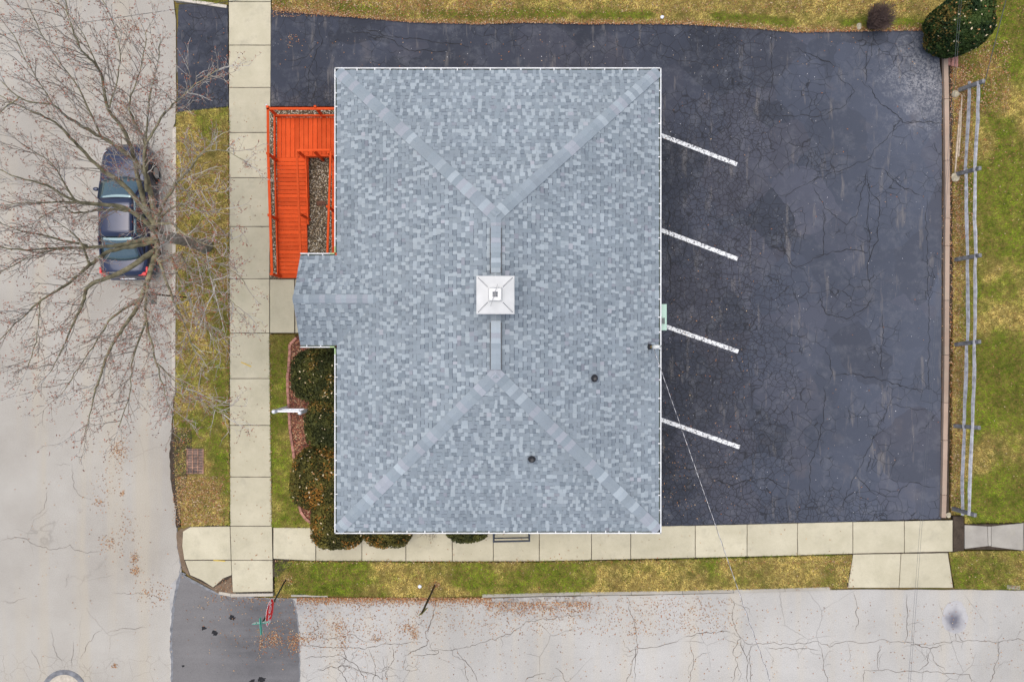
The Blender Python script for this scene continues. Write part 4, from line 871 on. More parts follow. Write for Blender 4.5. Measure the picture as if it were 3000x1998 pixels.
t = NT('hedge_core'); t.fin(t.ramp(t.noise(9, 5, .7), (.3, (.012, .014, .006)), (.7, (.03, .034, .012))), .95, 0, .1)
DK = ((.027, .034, .009), (.085, .086, .018), (.20, .12, .025)); OL = ((.042, .041, .009), (.125, .108, .02), (.27, .125, .02))
shrub('clipped_shrub', 'dark green clipped shrub next to the porch roof and brick edging', (-6.55, -1.18), 1.24, .98, 1.35, 9000, *DK, orange=.22, seed=11, litter=90)
shrub('clipped_shrub', 'smaller dark shrub between two larger ones behind the white sign frame', (-6.35, -2.95), 1.02, .95, 1.1, 7000, *DK, orange=.24, seed=12, litter=60)
shrub('clipped_shrub', 'orange tinged clipped shrub along the wall with dead leaves on top', (-6.55, -4.85), 1.27, 1.12, 1.35, 9500, *OL, orange=.42, seed=13, litter=110)
shrub('clipped_shrub', 'olive clipped shrub wrapping the corner of the building at the sidewalk', (-6.15, -6.42), .98, .90, 1.3, 7500, *OL, orange=.30, seed=14, litter=30)
shrub('clipped_shrub', 'rounded olive hedge shrub spilling onto the sidewalk below the south eave', (-4.42, -6.45), .90, .86, 1.15, 7000, *OL, orange=.25, seed=15, litter=25)
shrub('clipped_shrub', 'low dark green hedge shrub beside the pipe guard rail', (-1.6, -6.40), .82, .72, 1.1, 6000, *DK, orange=.12, seed=16, litter=6)
shrub('round_evergreen_bush', 'tall round dark green evergreen bush at the corner of the lot', (15.55, 10.95), .95, .93, 2.35, 16000, (.010, .026, .006), (.045, .075, .014), (.16, .11, .025), orange=.24, p=2.15, seed=21, size=.055, zc=1.05, litter=70, cat='bush')
def twig_shrub(lab, base, h, spread, n, r=.006, seed=3, lean=(0, 0)):
    rr = random.Random(seed); root = empty('leafless_shrub', base, lab, 'shrub'); m = MB()
    for i in range(n):
        a = rr.uniform(0, 6.28); s = spread*math.sqrt(rr.random()); H = h*rr.uniform(.5, 1)*(1-.35*(s/spread)**2)
        p0 = Vector(base)+Vector((math.cos(a)*s*.2, math.sin(a)*s*.2, -.02)); p2 = Vector(base)+Vector((math.cos(a)*s+lean[0], math.sin(a)*s+lean[1], H)); p1 = p0.lerp(p2, .5)+Vector((rr.uniform(-.05, .05), rr.uniform(-.05, .05), .1)); m.tube([p0, p1, p2], [r*1.5, r, r*.6], 3)
        for k in range(3):
            q = p1.lerp(p2, rr.random()); m.tube([q, q+Vector((rr.uniform(-.12, .12), rr.uniform(-.12, .12), rr.uniform(.02, .18)))], [r*.7, r*.5], 3, caps=False)
    o = m.build('twigs', M['brown_twig'], root); o['kind'] = 'stuff'; return root
twig_shrub('leafless brown twiggy shrub on the grass edge of the lot', tuple(U(2548, 78, .13)), 1.15, .52, 520, seed=4, lean=(.12, .12))
twig_shrub('sparse leafless shrub between two hedge shrubs under the south eave', tuple(U(1262, 1535, .13)), .8, .5, 90, .004, 5)

# ------------------------------------------------------------------ bare street tree
tb = U(602, 722, .12); fork = U(468, 692, 3.4)
tree = empty('bare_tree', tb, 'large leafless tree with mossy limbs leaning over the parked car and street', 'tree')
trunk = MB().tube([tb-Vector((0, 0, .15)), tb+Vector((0, 0, .12)), tb.lerp(fork, .25), tb.lerp(fork, .6)+Vector((.03, .04, 0)), fork, fork+Vector((-.05, 0, .3))], [.33, .25, .2, .185, .18, .1], 14).build('trunk', M['trunk_bark'], tree, smooth=True)
LIMBS = [
 [(466,685,3.4),(425,600,4.2),(400,500,5),(370,395,5.8),(319,323,6.6),(293,212,7.4),(242,150,8.2),(204,60,8.8),(180,-60,9.2)],
 [(460,670,3.5),(430,520,4.8),(370,450,5.5),(297,404,6),(204,348,6.8),(157,310,7.3),(55,285,8),(-40,190,8.6)],
 [(455,660,3.6),(360,540,4.8),(297,497,5.3),(217,416,6.2),(161,361,6.8),(80,320,7.4),(-30,270,8)],
 [(460,680,3.5),(378,616,4.4),(297,599,5.2),(221,590,6),(140,544,6.8),(55,522,7.5),(-40,480,8)],
 [(297,599,5.2),(180,592,6),(80,595,6.8),(-40,605,7.4)],
 [(378,616,4.4),(297,616,4.9),(217,624,5.5),(185,605,5.9),(120,640,6.5)],
 [(465,696,3.4),(380,712,4.1),(319,723,4.7),(191,727,5.8),(51,732,7),(-40,712,7.6)],
 [(255,721,5.3),(140,693,6.2),(42,672,7),(-30,630,7.6)],
 [(191,727,5.8),(144,736,6.2),(85,753,6.8),(-30,815,7.8)],
 [(460,705,3.4),(390,722,4.0),(327,735,4.6),(263,778,5.3),(195,834,6),(119,880,6.9),(64,931,7.5),(-30,1020,8.2)],
 [(466,700,3.4),(446,770,4.2),(412,876,5.2),(370,948,6),(327,1016,6.7),(289,1110,7.4),(272,1178,7.9),(250,1270,8.4)],
 [(455,735,3.9),(350,800,5),(263,835,5.6),(246,876,6),(221,936,6.6),(187,1008,7.2),(150,1090,7.8)],
 [(446,770,4.2),(429,876,5.3),(429,940,5.9),(459,1063,6.8),(480,1140,7.4),(510,1230,7.9)],
 [(459,1063,6.8),(530,1130,7.3),(600,1180,7.8),(655,1216,8)],
 [(462,705,3.5),(467,766,4.6),(527,740,5.6),(595,761,6.4),(663,783,7),(720,830,7.4)],
 [(500,752,5.1),(540,850,6),(590,940,6.8),(640,1010,7.3)],
 [(462,692,3.6),(446,664,4.8),(500,655,5.6),(552,693,6.2),(620,720,6.8),(680,700,7.2)],
 [(464,685,3.5),(459,637,4.5),(510,548,5.6),(560,490,6.3),(595,450,6.8),(650,440,7.2),(720,475,7.5)],
 [(430,560,4.7),(425,440,5.8),(470,350,6.4),(518,297,6.9),(586,238,7.4),(640,205,7.8)],
 [(430,560,4.7),(425,425,5.8),(400,370,6.2),(378,306,6.7),(400,240,7.2),(420,160,7.7),(430,90,8)],
 [(425,440,5.8),(437,293,6.9),(460,200,7.6),(470,110,8.1)],
 [(297,404,6),(230,260,7.2),(150,150,8),(90,30,8.7)],
 [(157,310,7.3),(90,200,8),(30,90,8.6)],
 [(412,876,5.2),(330,930,6),(290,990,6.5),(240,1060,7.1),(190,1140,7.6)],
 [(319,323,6.6),(350,200,7.4),(340,100,8.1),(300,0,8.6)],
 [(595,761,6.4),(640,850,7),(700,900,7.4)],
 [(429,940,5.9),(390,1050,6.8),(380,1150,7.4),(350,1250,8)],[(263,778,5.3),(230,700,6.2),(150,640,7)],[(119,880,6.9),(110,980,7.5),(80,1080,8)],
 [(527,740,5.6),(570,820,6.4),(600,900,7)],[(510,548,5.6),(560,560,6.4),(640,560,7)],[(446,664,4.8),(520,600,5.8),(600,620,6.6),(660,610,7)],[(293,212,7.4),(230,80,8.2),(160,0,8.7)],[(221,590,6),(150,480,7),(60,420,7.8)],[(55,285,8),(0,330,8.3),(-50,380,8.6)],[(467,766,4.6),(500,860,5.8),(560,1000,7),(590,1090,7.6)]]
tr_ = random.Random(5); crown = MB(); buds = []
def catmull(P, n):
    out = []
    for i in range(len(P)-1):
        p0 = P[max(0, i-1)]; p1 = P[i]; p2 = P[i+1]; p3 = P[min(len(P)-1, i+2)]
        for k in range(n):
            t = k/n; out.append(.5*((2*p1)+(p2-p0)*t+(2*p0-5*p1+4*p2-p3)*t*t+(3*p1-p0-3*p2+p3)*t**3))
    out.append(P[-1]); return out
def rv3(): return Vector((tr_.gauss(0, 1), tr_.gauss(0, 1), tr_.gauss(0, 1))).normalized()
TW = (.33, .285, .235); TW2 = (.48, .455, .41)
def grow(p, d, L, r, lev):
    n = 5 if lev == 1 else (3 if lev == 2 else 2); pts = [p]; q = p.copy(); dd = d.copy()
    for i in range(n):
        dd = (dd+rv3()*(.22 if lev == 1 else .3)+Vector((0, 0, .06))).normalized(); q = q+dd*L/n; pts.append(q.copy())
    crown.tube(pts, [r*(1-.6*i/n) for i in range(n+1)], 4 if lev == 1 else 3, TW if tr_.random() < .6 else TW2, caps=False)
    if lev < 3:
        step = .15 if lev == 1 else .11; m = max(1, int(L/step))
        for j in range(m):
            t = (j+tr_.random())/m
            if t < .15: continue
            i = min(n-1, int(t*n)); a = pts[i].lerp(pts[i+1], t*n-i); bd = (pts[i+1]-pts[i]).normalized(); pr = rv3(); pr = (pr-bd*pr.dot(bd)).normalized()
            nd = (bd*.8+pr*.75+Vector((0, 0, .15))).normalized()
            if lev == 1: grow(a, nd, tr_.uniform(.22, .65)*(1.15-.5*t), .0072, 2)
            elif tr_.random() < .75: grow(a, nd, tr_.uniform(.07, .22), .0052, 3)
    if lev >= 2: buds.append((pts[-1], dd)); 
    if lev == 2 and tr_.random() < .5: buds.append((pts[1], dd))
for li, l in enumerate(LIMBS):
    P = catmull([U(*q) for q in l], 5); n = len(P); first = l[0][2] < 4; r0 = .092 if first else max(.02, .072-(l[0][2]-3.4)*.0155)
    if li in (14, 16, 17): r0 = .07
    rad = [max(.011, r0*(1-.93*(i/(n-1))**.75)) for i in range(n)]; P = [p+rv3()*.02 if 0 < i else p for i, p in enumerate(P)]
    MB().tube(P, rad, 8).build('limb', M['bark'], tree, smooth=True)
    seg = [(P[i+1]-P[i]).length for i in range(n-1)]; tot = sum(seg); s = .25*tot if first else .12*tot; 
    while s < tot:
        acc_ = 0; i = 0
        while i < n-2 and acc_+seg[i] < s: acc_ += seg[i]; i += 1
        f = (s-acc_)/seg[i]; a = P[i].lerp(P[i+1], min(1, f)); bd = (P[i+1]-P[i]).normalized(); pr = rv3(); pr = (pr-bd*pr.dot(bd)).normalized(); T_ = s/tot
        grow(a, (bd*.85+pr*.7+Vector((0, 0, .2))).normalized(), tr_.uniform(.6, 1.7)*(1.2-.6*T_), .016*(1.1-.4*T_), 1); s += tr_.uniform(.12, .27)
    grow(P[-1], (P[-1]-P[-2]).normalized(), .9, .011, 1)
o = crown.build('crown', M['twigattr'] if 'twigattr' in M else attrmat('twigattr', .9), tree, attr=True); o['kind'] = 'stuff'
BP = np.array([b[0][:] for b in buds]); k_ = 2; BP = np.repeat(BP, k_, 0)+rng.normal(0, .02, (len(BP)*k_, 3)); bc = np.array([(.20, .08, .05), (.26, .11, .07), (.18, .09, .06), (.33, .09, .05)])[rng.integers(0, 4, len(BP))]
V, Fc, CC = leaf_cloud(BP, np.tile([0, 0, 1.], (len(BP), 1)), .019, bc, 3.0, .9); o = np_mesh('buds', V, Fc, M['leafattr'], tree, CC); o['kind'] = 'stuff'

# ------------------------------------------------------------------ parked car
car = empty('parked_car', (-13.74, 4.63, .0), 'dark navy sedan parked at the kerb under the bare tree', 'car'); car.rotation_euler = (0, 0, R(.6))
ST = [(2.40,.50,.46,.50),(2.36,.66,.56,.62),(2.22,.78,.65,.74),(1.95,.845,.73,.83),(1.5,.88,.80,.90),(1.05,.89,.85,.95),(.4,.895,.88,.955),(-.6,.895,.90,.965),(-1.4,.89,.92,.985),(-1.8,.875,.93,1.02),(-2.12,.835,.90,1.02),(-2.3,.77,.82,.97),(-2.38,.70,.62,.72),(-2.41,.62,.45,.50)]
vs = []; K = None
for y, w, zs, zc in ST:
    half = [(.86*w, .19), (.97*w, .26), (w, .42), (w*1.0, zs-.16), (w*.975, zs-.05), (w*.93, zs), (w*.8, zs+(zc-zs)*.55), (w*.45, zs+(zc-zs)*.9), (0, zc)]
    sec = [(x, y, z) for x, z in half]+[(-x, y, z) for x, z in half[-2::-1]]; K = len(sec); vs += sec
fs = []
for i in range(len(ST)-1):
    for k in range(K-1): fs.append((i*K+k, i*K+k+1, (i+1)*K+k+1, (i+1)*K+k))
    fs.append((i*K+K-1, i*K, (i+1)*K, (i+1)*K+K-1))
fs.append(tuple(range(K))[::-1]); fs.append(tuple((len(ST)-1)*K+k for k in range(K)))
body = MB().add(vs, fs).build('body', M['car_paint'], car, smooth=True, local=True)
def patch(name, a, b, c, d, bul, mat, nu=8, nv=5, parent=car, tb0=1., tb1=1.):
    a, b, c, d, bul = map(Vector, (a, b, c, d, bul)); v = []; f = []
    for j in range(nv+1):
        for i in range(nu+1):
            u, w = i/nu, j/nv; p = a.lerp(b, u).lerp(d.lerp(c, u), w); v.append(p+bul*4*u*(1-u)*(tb0+(tb1-tb0)*w))
    for j in range(nv):
        for i in range(nu): k = j*(nu+1)+i; f.append((k, k+1, k+nu+2, k+nu+1))
    o = MB().add(v, f).build(name, mat, parent, smooth=True, local=True); sm = o.modifiers.new('thick', 'SOLIDIFY'); sm.thickness = .012; return o
G = M['car_glass']; Pn = M['car_paint']
patch('windshield', (-.74, .98, .935), (.74, .98, .935), (.585, .30, 1.345), (-.585, .30, 1.338), (0, .17, .02), G, tb0=1., tb1=.25)
patch('roof', (-.60, .33, 1.335), (.60, .33, 1.335), (.585, -1.02, 1.345), (-.585, -1.02, 1.345), (0, 0, .065), Pn)
patch('rear_window', (.585, -.98, 1.34), (-.585, -.98, 1.34), (-.68, -1.72, 1.0), (.68, -1.72, 1.0), (0, -.1, .02), G, tb0=.2, tb1=1.)
for s in (-1, 1):
    cab = patch('cabin_side', (.80*s, 1.0, .90), (.78*s, -1.80, .95), (.595*s, -1.0, 1.34), (.60*s, .33, 1.335), (.015*s, 0, 0), Pn)
    for y0_, y1_, t0, t1, nm in ((.72, -.28, .26, -.30, 'front'), (-.36, -1.22, -.38, -.90, 'rear')):
        patch('side_window', (.812*s, y0_, .945), (.810*s, y1_, .965), (.618*s, t1, 1.32), (.622*s, t0, 1.31), (.012*s, 0, 0), G, parent=cab)
    MB().tube([(.77*s, .99, .93), (.605*s, .31, 1.345)], .028, 6).build('pillar', Pn, car, local=True); MB().tube([(.72*s, -1.75, 1.0), (.60*s, -1.0, 1.345)], .04, 6).build('pillar', Pn, car, local=True)
    m = MB().lathe((0, 0, 0), [(.03, -.07), (.085, -.05), (.095, 0), (.08, .05), (.03, .06)], 12); m.v = [(x*1.1+.90*s, y*.75+.72, z+.96) for x, y, z in m.v]; m.build('mirror', Pn, car, smooth=True, local=True)
    hl = MB(); hl.add([(.40*s, 2.345, .56), (.70*s, 2.24, .58), (.80*s, 2.05, .66), (.80*s, 1.92, .74), (.66*s, 2.08, .735), (.46*s, 2.24, .66), ], [(0, 1, 5), (1, 2, 4, 5), (2, 3, 4)]); hl.v = [(x*1.02, y+.015, z+.02) for x, y, z in hl.v]; hl.build('headlight', M['lens'], car, local=True)
    MB().box((min(.52*s, .80*s), -2.33, .74), (max(.52*s, .80*s), -2.20, .90)).build('tail_light', M['tail_red'], car, local=True, bevel=.02); MB().box((min(.78*s, .855*s), -2.24, .76), (max(.78*s, .855*s), -2.02, .90)).build('tail_light', M['tail_red'], car, local=True, bevel=.015)
    for y in (1.43, -1.38):
        m = MB().lathe((0, 0, 0), [(.19, -.10), (.29, -.10), (.325, -.07), (.325, .07), (.29, .10), (.19, .10)], 24); m.v = [(z+.80*s, x+y, yy+.325) for x, yy, z in m.v]; w_ = m.build('wheel', M['tyre'], car, smooth=False, local=True)
        m = MB().lathe((0, 0, 0), [(.06, .05), (.2, .06), (.2, .09), (.05, .11)], 16); m.v = [((z*s)+.80*s+.012*s, x+y, yy+.325) for x, yy, z in m.v]; m.build('rim', M['rim'], w_, local=True)
        m = MB().tube([(.885*s, y+math.cos(R(a))*.38, .325+math.sin(R(a))*.38) for a in range(-5, 190, 13)], .022, 6); m.build('wheel_arch', M['black'], car, local=True)
    for y in (.72, -.32, -1.2): MB().box((min(.893*s, .899*s), y-.006, .36), (max(.893*s, .899*s), y+.006, .84)).build('door_seam', M['black'], car, local=True)
    for y in (-.18, -1.05): MB().box((min(.89*s, .915*s), y-.09, .80), (max(.89*s, .915*s), y+.09, .83)).build('door_handle', Pn, car, local=True, bevel=.006)
    MB().tube([(.63*s, 2.20, .725), (.70*s, 1.6, .845), (.74*s, 1.06, .90)], .004, 4).build('hood_seam', M['black'], car, local=True)
MB().box((-.62, .94, .925), (.62, 1.10, .962)).build('wiper_cowl', M['black'], car, local=True, bevel=.01); MB().box((-.26, -2.425, .52), (.26, -2.40, .64)).build('number_plate', M['sign_white'], car, local=True)
MB().box((-.70, -2.44, .36), (.70, -2.33, .50)).build('bumper', M['car_paint'], car, local=True, bevel=.03); MB().box((-.42, 2.36, .34), (.42, 2.425, .48)).build('grille', M['black'], car, local=True, bevel=.02)

# ------------------------------------------------------------------ loose cover: stones, mulch, grass, leaves
def scatter(poly, n, z):
    xs_ = [p[0] for p in poly]; ys_ = [p[1] for p in poly]; x0_, x1_, y0_, y1_ = max(min(xs_), -70), min(max(xs_), 3070), max(min(ys_), -60), min(max(ys_), 2060)
    x = rng.uniform(x0_, x1_, n); y = rng.uniform(y0_, y1_, n); k = inpoly(x, y, poly); return x[k], y[k]
def toW(x, y, z): k = (CAMH-z)/F; return (x-1500)*k, (999-y)*k
# gravel stones
octv = np.array([(1, 0, 0), (0, 1, 0), (-1, 0, 0), (0, -1, 0), (0, 0, 1), (0, 0, -1)], float); octf = np.array([(0, 1, 4), (1, 2, 4), (2, 3, 4), (3, 0, 4), (1, 0, 5), (2, 1, 5), (3, 2, 5), (0, 3, 5)])
gx_, gy_ = scatter([(793, 320), (982, 320), (982, 760), (870, 760), (830, 816), (793, 816)], 9000, .1); X, Y = toW(gx_, gy_, .12); n = len(X)
sc_ = rng.uniform(.016, .036, (n, 1, 1))*rng.uniform(.6, 1.2, (n, 1, 3))*np.array([1, 1, .7]); an = rng.uniform(0, 6.28, n); ca, sa = np.cos(an), np.sin(an); V = octv[None]*sc_
V = V*(1+rng.uniform(-.25, .25, (n, 6, 1))); V = np.stack([V[..., 0]*ca[:, None]-V[..., 1]*sa[:, None], V[..., 0]*sa[:, None]+V[..., 1]*ca[:, None], V[..., 2]], -1)+np.stack([X, Y, np.full(n, .115)+rng.uniform(0, .02, n)], -1)[:, None]
pal = np.array([(.50, .43, .30), (.66, .60, .48), (.30, .235, .15), (.42, .35, .24), (.18, .14, .10), (.74, .69, .58), (.36, .27, .15)])[rng.integers(0, 7, n)]
o = np_mesh('gravel', V.reshape(-1, 3), (octf[None]+6*np.arange(n)[:, None, None]).reshape(-1, 3), M['rock'], None, np.repeat(pal, 6, 0)); tag(o, 'tan and brown river gravel around the orange ramp', 'gravel', kind='stuff')
tag(blot(None, 'stepping_stone', 940, 596, 13, 9, .16, M['rust'], .2, sd=8), 'flat rust brown stone lying on the gravel beside the ramp', 'stone')
def flakes(name, X, Y, Z, size, pal, lab, cat, elong=1.7, tilt=.35, mat='leafattr'):
    n = len(X); P = np.stack([X, Y, Z+rng.uniform(.004, .018, n)], 1); c_ = np.array(pal)[rng.integers(0, len(pal), n)]*rng.uniform(.75, 1.2, (n, 1))
    V, Fc, CC = leaf_cloud(P, np.tile([0, 0, 1.], (n, 1)), size, c_, elong, tilt); o = np_mesh(name, V, Fc, M[mat], None, CC); return tag(o, lab, cat, kind='stuff')
x, y = scatter([(866, 990)]+edge_bed[1:]+[(930, 1545), (990, 1545), (990, 985)], 12000, .13); X, Y = toW(x, y, .13)
flakes('mulch', X, Y, np.full(len(X), .128), .05, [(.22, .07, .045), (.30, .10, .06), (.16, .06, .04), (.38, .19, .10), (.42, .28, .16), (.10, .05, .035)], 'red brown wood mulch and leaves inside the brick edging', 'mulch')
# grass blades
def grass(poly, z, dens, fn):
    P = wpoly([(max(-70, min(3070, p[0])), max(-60, min(2060, p[1]))) for p in poly], z); ar = (max(p.x for p in P)-min(p.x for p in P))*(max(p.y for p in P)-min(p.y for p in P))
    x, y = scatter(poly, int(ar*dens), z); ok = ~(((x > 546) & (x < 600) & (y > 1308) & (y < 1392)) | ((x > 2772) & (x < 2814) & (y > 140) & (y < 202)) | (((x-1275)**2+(y-1715)**2) < 60)); x = x[ok]; y = y[ok]; g, lum = fn(x, y); X, Y = toW(x, y, z); n = len(X)
    keep = rng.random(n) < np.clip(lum+.35, .3, 1); x, y, g, lum, X, Y = [q[keep] for q in (x, y, g, lum, X, Y)]; n = len(X)
    fine = noise2(X, Y, 4, 31, 3); g = np.clip((g-.45)*1.6+.42+(fine-.5)*1.3+rng.normal(0, .16, n), 0, 1)[:, None]; cl = np.clip(.35+1.4*(noise2(X, Y, 8, 77, 2)-.05), .4, 1.6)[:, None]*np.clip(.6+.8*noise2(X, Y, 1.3, 78, 2), .65, 1.3)[:, None]
    st = np.array([(.60, .47, .13), (.53, .405, .11), (.70, .57, .20), (.44, .30, .09)])[rng.integers(0, 4, n)]; gr_ = np.array([(.145, .22, .008), (.19, .265, .012), (.10, .18, .008), (.25, .30, .02)])[rng.integers(0, 4, n)]
    c_ = (st*(1-g)+gr_*g)*rng.uniform(.65, 1.25, (n, 1))*cl
    a = rng.uniform(0, 6.283, n); tl = rng.uniform(.35, 1.25, n); Ln = rng.uniform(.05, .11, n); w = rng.uniform(.008, .014, n)/2
    B = np.stack([X, Y, np.full(n, z)], 1); D = np.stack([np.cos(a)*np.sin(tl), np.sin(a)*np.sin(tl), np.cos(tl)], 1)*Ln[:, None]; Sd = np.stack([-np.sin(a), np.cos(a), np.zeros(n)], 1)*w[:, None]
    V = np.stack([B-Sd, B+Sd, B+D], 1).reshape(-1, 3); return V, np.repeat(c_, 3, 0)
def mixn(x, y, s, sd): return noise2(x/80, y/80, s, sd, 4)
def f_north(x, y):
    e = np.interp(x, [p[0] for p in north_edge], [p[1] for p in north_edge]); d = (e-y); g = .10+1.1*np.exp(-((d-24)/15)**2)*np.clip((mixn(x, y, .9, 2)-.36)*5, 0, 1)+(mixn(x, y, .6, 4)-.5)*.6
    east = np.clip((x-2780)/60, 0, 1); ge = .60+(mixn(x, y, .6, 6)-.47)*2.8+np.clip((x-2860)/200, -.2, .35); near = np.clip((2838-x)/40, 0, 1)*.45
    return np.clip(g*(1-east)+(ge-near)*east, 0, 1), np.where((d < 9) & (x < 2780), .25, .9)-near*.5*east
def f_west(x, y):
    g = .30+(mixn(x, y, .7, 11)-.5)*1.8+np.clip((x-600)/90, 0, .4)*(y > 850)+.5*np.exp(-((x-585)**2/500+(y-345)**2/600)); tan = np.clip((y-1395)/30, 0, 1)*np.clip((655-x)/15, 0, 1); dk = np.clip((535-x)/25, 0, 1)*np.clip((y-1180)/60, 0, 1)
    return np.clip(g*(1-tan), 0, 1), .9-dk*.8
def f_south(x, y):
    g = .44+(mixn(x, y, .7, 21)-.5)*2.8+np.clip((1200-x)/100, 0, 1)*.35-np.clip((x-2250)/200, 0, .55)-np.clip((y-1715)/20, 0, .4)*(x > 1150); bare = np.clip((x-2430)/40, 0, 1); return np.clip(g, 0, 1), .9-bare*.75-.7*np.exp(-((x-1275)**2+(y-1715)**2)/260)
def f_se(x, y): return np.clip(.45+(mixn(x, y, .5, 41)-.5)*2.4, 0, 1), np.full(len(x), .85)
def f_in(x, y): return np.clip(.62+(mixn(x, y, .8, 51)-.5)*1.6, 0, 1), np.full(len(x), .9)
VV = []; CCs = []
for (poly, z), fn in zip(lawn_polys, (f_north, f_se, f_west, f_south, f_se, f_in)):
    v, c_ = grass(poly, z, 1900, fn); VV.append(v); CCs.append(c_)
for ex in ([(666, 320), (674, 320), (676, 1538), (668, 1538)], [(787, 985), (795, 985), (801, 1542), (793, 1542)], [(810, 1639), (1300, 1643), (1850, 1637), (2490, 1620), (2490, 1627), (1850, 1645), (1300, 1650), (810, 1648)]):
    v, c_ = grass(ex, ZL+.005, 700, f_in); VV.append(v); CCs.append(c_*.8)
VV = np.concatenate(VV); CCs = np.concatenate(CCs); tag(np_mesh('grass', VV, np.arange(len(VV)).reshape(-1, 3), M['grassattr'], None, CCs), 'patchy green and straw coloured winter lawn grass', 'grass', kind='stuff')
# fallen leaves
lx_l, ly_l, lz_l = [], [], []
def leaves(cx_, cy_, sx, sy, n, z): lx_l.append(rng.normal(cx_, sx, n)); ly_l.append(rng.normal(cy_, sy, n)); lz_l.append(np.full(n, z))
def leaves_u(x0_, x1_, y0_, y1_, n, z): lx_l.append(rng.uniform(x0_, x1_, n)); ly_l.append(rng.uniform(y0_, y1_, n)); lz_l.append(np.full(n, z))
for q in ((350, 1320, 12, 20, 160), (345, 1380, 30, 40, 60), (300, 1450, 25, 35, 60), (290, 1470, 7, 6, 45), (358, 1446, 4, 4, 30), (320, 1590, 15, 14, 90), (395, 1635, 7, 10, 90), (397, 1672, 9, 7, 100), (440, 1730, 22, 22, 70), (460, 1745, 30, 20, 50), (370, 1530, 18, 30, 40), (360, 1600, 40, 50, 60), (335, 1950, 5, 4, 30), (398, 80, 9, 12, 40), (360, 320, 14, 14, 80), (400, 955, 35, 25, 50), (450, 1150, 40, 60, 120)): leaves(*q, .006)
for q in ((890, 1868, 22, 8, 170), (800, 1868, 12, 12, 190), (860, 1885, 10, 14, 140), (765, 1880, 7, 18, 90), (830, 1880, 60, 22, 200), (990, 1835, 12, 12, 110), (1003, 1870, 9, 20, 110), (1105, 1870, 12, 5, 60), (1195, 1840, 14, 9, 110), (1215, 1860, 6, 12, 90), (940, 1850, 50, 40, 160), (1070, 1850, 60, 50, 170), (1500, 1800, 150, 30, 160), (1560, 1790, 60, 10, 110), (1700, 1780, 120, 40, 190), (1860, 1840, 12, 14, 60), (1950, 1780, 120, 35, 240), (2050, 1800, 60, 25, 140), (1230, 1800, 200, 40, 160), (850, 1800, 60, 40, 110), (700, 1850, 70, 60, 110), (640, 1780, 60, 40, 60)): leaves(*q, .013)
n = 3200; xx = rng.uniform(870, 1440, n); lx_l.append(xx); ly_l.append(1756+np.abs(rng.normal(0, 10, n))-6); lz_l.append(np.full(n, .012))
n = 900; xx = rng.uniform(1420, 1730, n); lx_l.append(xx); ly_l.append(1762+np.abs(rng.normal(0, 16, n))); lz_l.append(np.full(n, .012))
leaves_u(600, 850, 1743, 1765, 130, .03)
leaves_u(506, 560, 1250, 1540, 480, .14); leaves_u(520, 658, 1395, 1538, 1500, .16); leaves_u(664, 672, 320, 1538, 380, .13); leaves_u(520, 665, 350, 1400, 260, .15); leaves_u(790, 797, 980, 1545, 120, .135)
xx = rng.uniform(800, 2700, 5200); e = np.interp(xx, [p[0] for p in north_edge], [p[1] for p in north_edge]); lx_l.append(xx); ly_l.append(e-np.abs(rng.normal(0, 9, 5200))+3); lz_l.append(np.full(5200, .15))
leaves_u(797, 2720, -50, 40, 4500, .17); leaves_u(797, 1500, -50, 50, 2600, .17)
leaves_u(2782, 2826, 190, 1500, 3600, .16); leaves_u(2800, 2850, 190, 700, 1500, .17); leaves_u(2830, 3050, -40, 500, 800, .16); leaves_u(2830, 3050, 400, 1500, 450, .16); leaves_u(2785, 2960, 120, 330, 2200, .17)
leaves_u(806, 2480, 1642, 1650, 500, .14); leaves_u(810, 2480, 1650, 1730, 330, .16); leaves_u(2380, 2500, 1630, 1722, 160, .15); leaves(1275, 1716, 8, 8, 90, .15); leaves(840, 1700, 14, 10, 60, .15); leaves_u(2780, 3050, 1615, 1725, 160, .15)
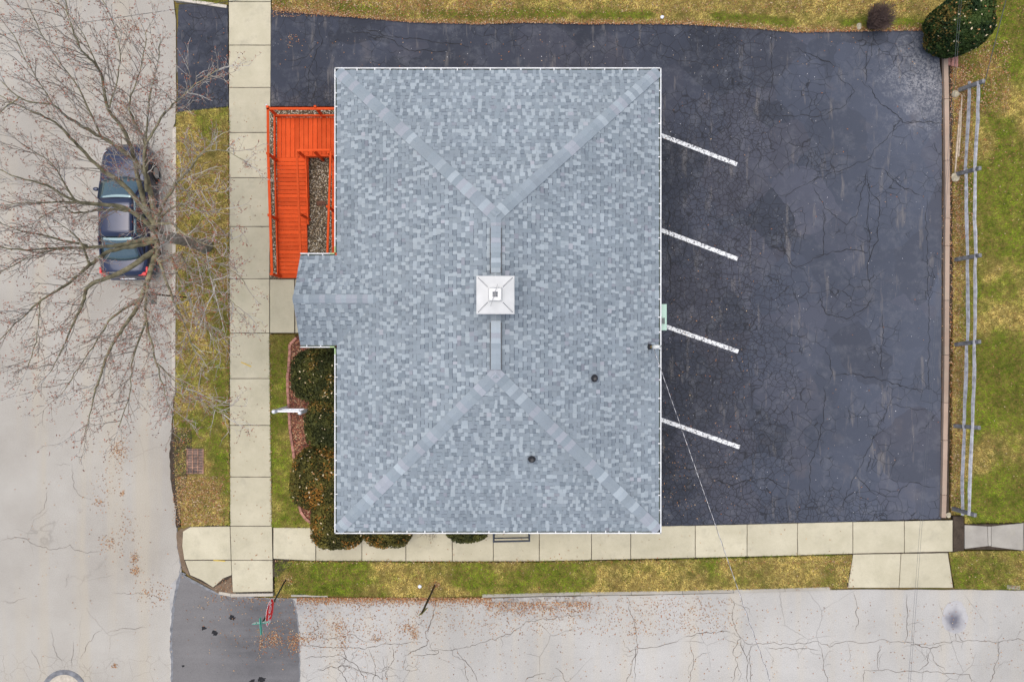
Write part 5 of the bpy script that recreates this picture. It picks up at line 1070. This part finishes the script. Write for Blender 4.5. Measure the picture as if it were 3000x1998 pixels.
leaves_u(1945, 2200, 850, 1530, 130, .108); leaves_u(1945, 2750, 150, 1500, 120, .108); leaves_u(800, 2700, 100, 200, 110, .108); leaves(1990, 1440, 30, 80, 60, .108); leaves(855, 120, 15, 12, 40, .108); leaves_u(525, 665, 30, 310, 40, .09)
leaves_u(672, 795, 300, 1730, 150, .13); leaves_u(800, 2480, 1550, 1640, 110, .13); leaves_u(790, 815, 330, 815, 60, .14); leaves_u(630, 690, 1695, 1735, 70, .1); leaves_u(2758, 2770, 170, 1510, 260, .115); leaves_u(40, 500, 1100, 1990, 130, .006); leaves_u(900, 3000, 1760, 1990, 800, .012); leaves_u(900, 2150, 1750, 1860, 1100, .012)
LX, LY, LZ = map(np.concatenate, (lx_l, ly_l, lz_l)); X = (LX-1500)*(CAMH-LZ)/F; Y = (999-LY)*(CAMH-LZ)/F
inb = ~((LX > 547) & (LX < 598) & (LY > 1310) & (LY < 1391)) & ~((X > SX0) & (X < SX1) & (Y > SY0) & (Y < SY1)); flakes('fallen_leaves', X[inb], Y[inb], LZ[inb], .029, [(.33, .15, .06), (.38, .20, .09), (.25, .125, .06), (.44, .27, .14), (.19, .10, .06), (.52, .39, .25), (.36, .13, .045)], 'scattered brown and orange fallen leaves', 'leaves')
# pale grit on the lot and patch
x, y = scatter([(797, 60), (2740, 110), (2750, 1500), (1940, 1530), (1940, 190), (797, 190)], 900, .1); X, Y = toW(x, y, .105); flakes('grit', X, Y, np.full(len(X), .102), .020, [(.5, .5, .5), (.7, .7, .72), (.4, .35, .3)], 'tiny pale grit and crumbs on the asphalt lot', 'grit', 1.2, .3)
# litter
for px, py, lab in ((1940, 51, 'crumpled pale paper cup in the grass north of the lot'), (1230, 1717, 'crumpled white paper scrap in the grass near the brown sign post')):
    bm = bmesh.new(); bmesh.ops.create_icosphere(bm, subdivisions=2, radius=.07); rr = random.Random(px)
    for v in bm.verts: v.co *= rr.uniform(.7, 1.15); v.co.z *= .6
    me = bpy.data.meshes.new('paper_litter'); bm.to_mesh(me); bm.free(); me.materials.append(M['paper']); o = link('paper_litter', me); o.location = U(px, py, .19); tag(o, lab, 'litter')
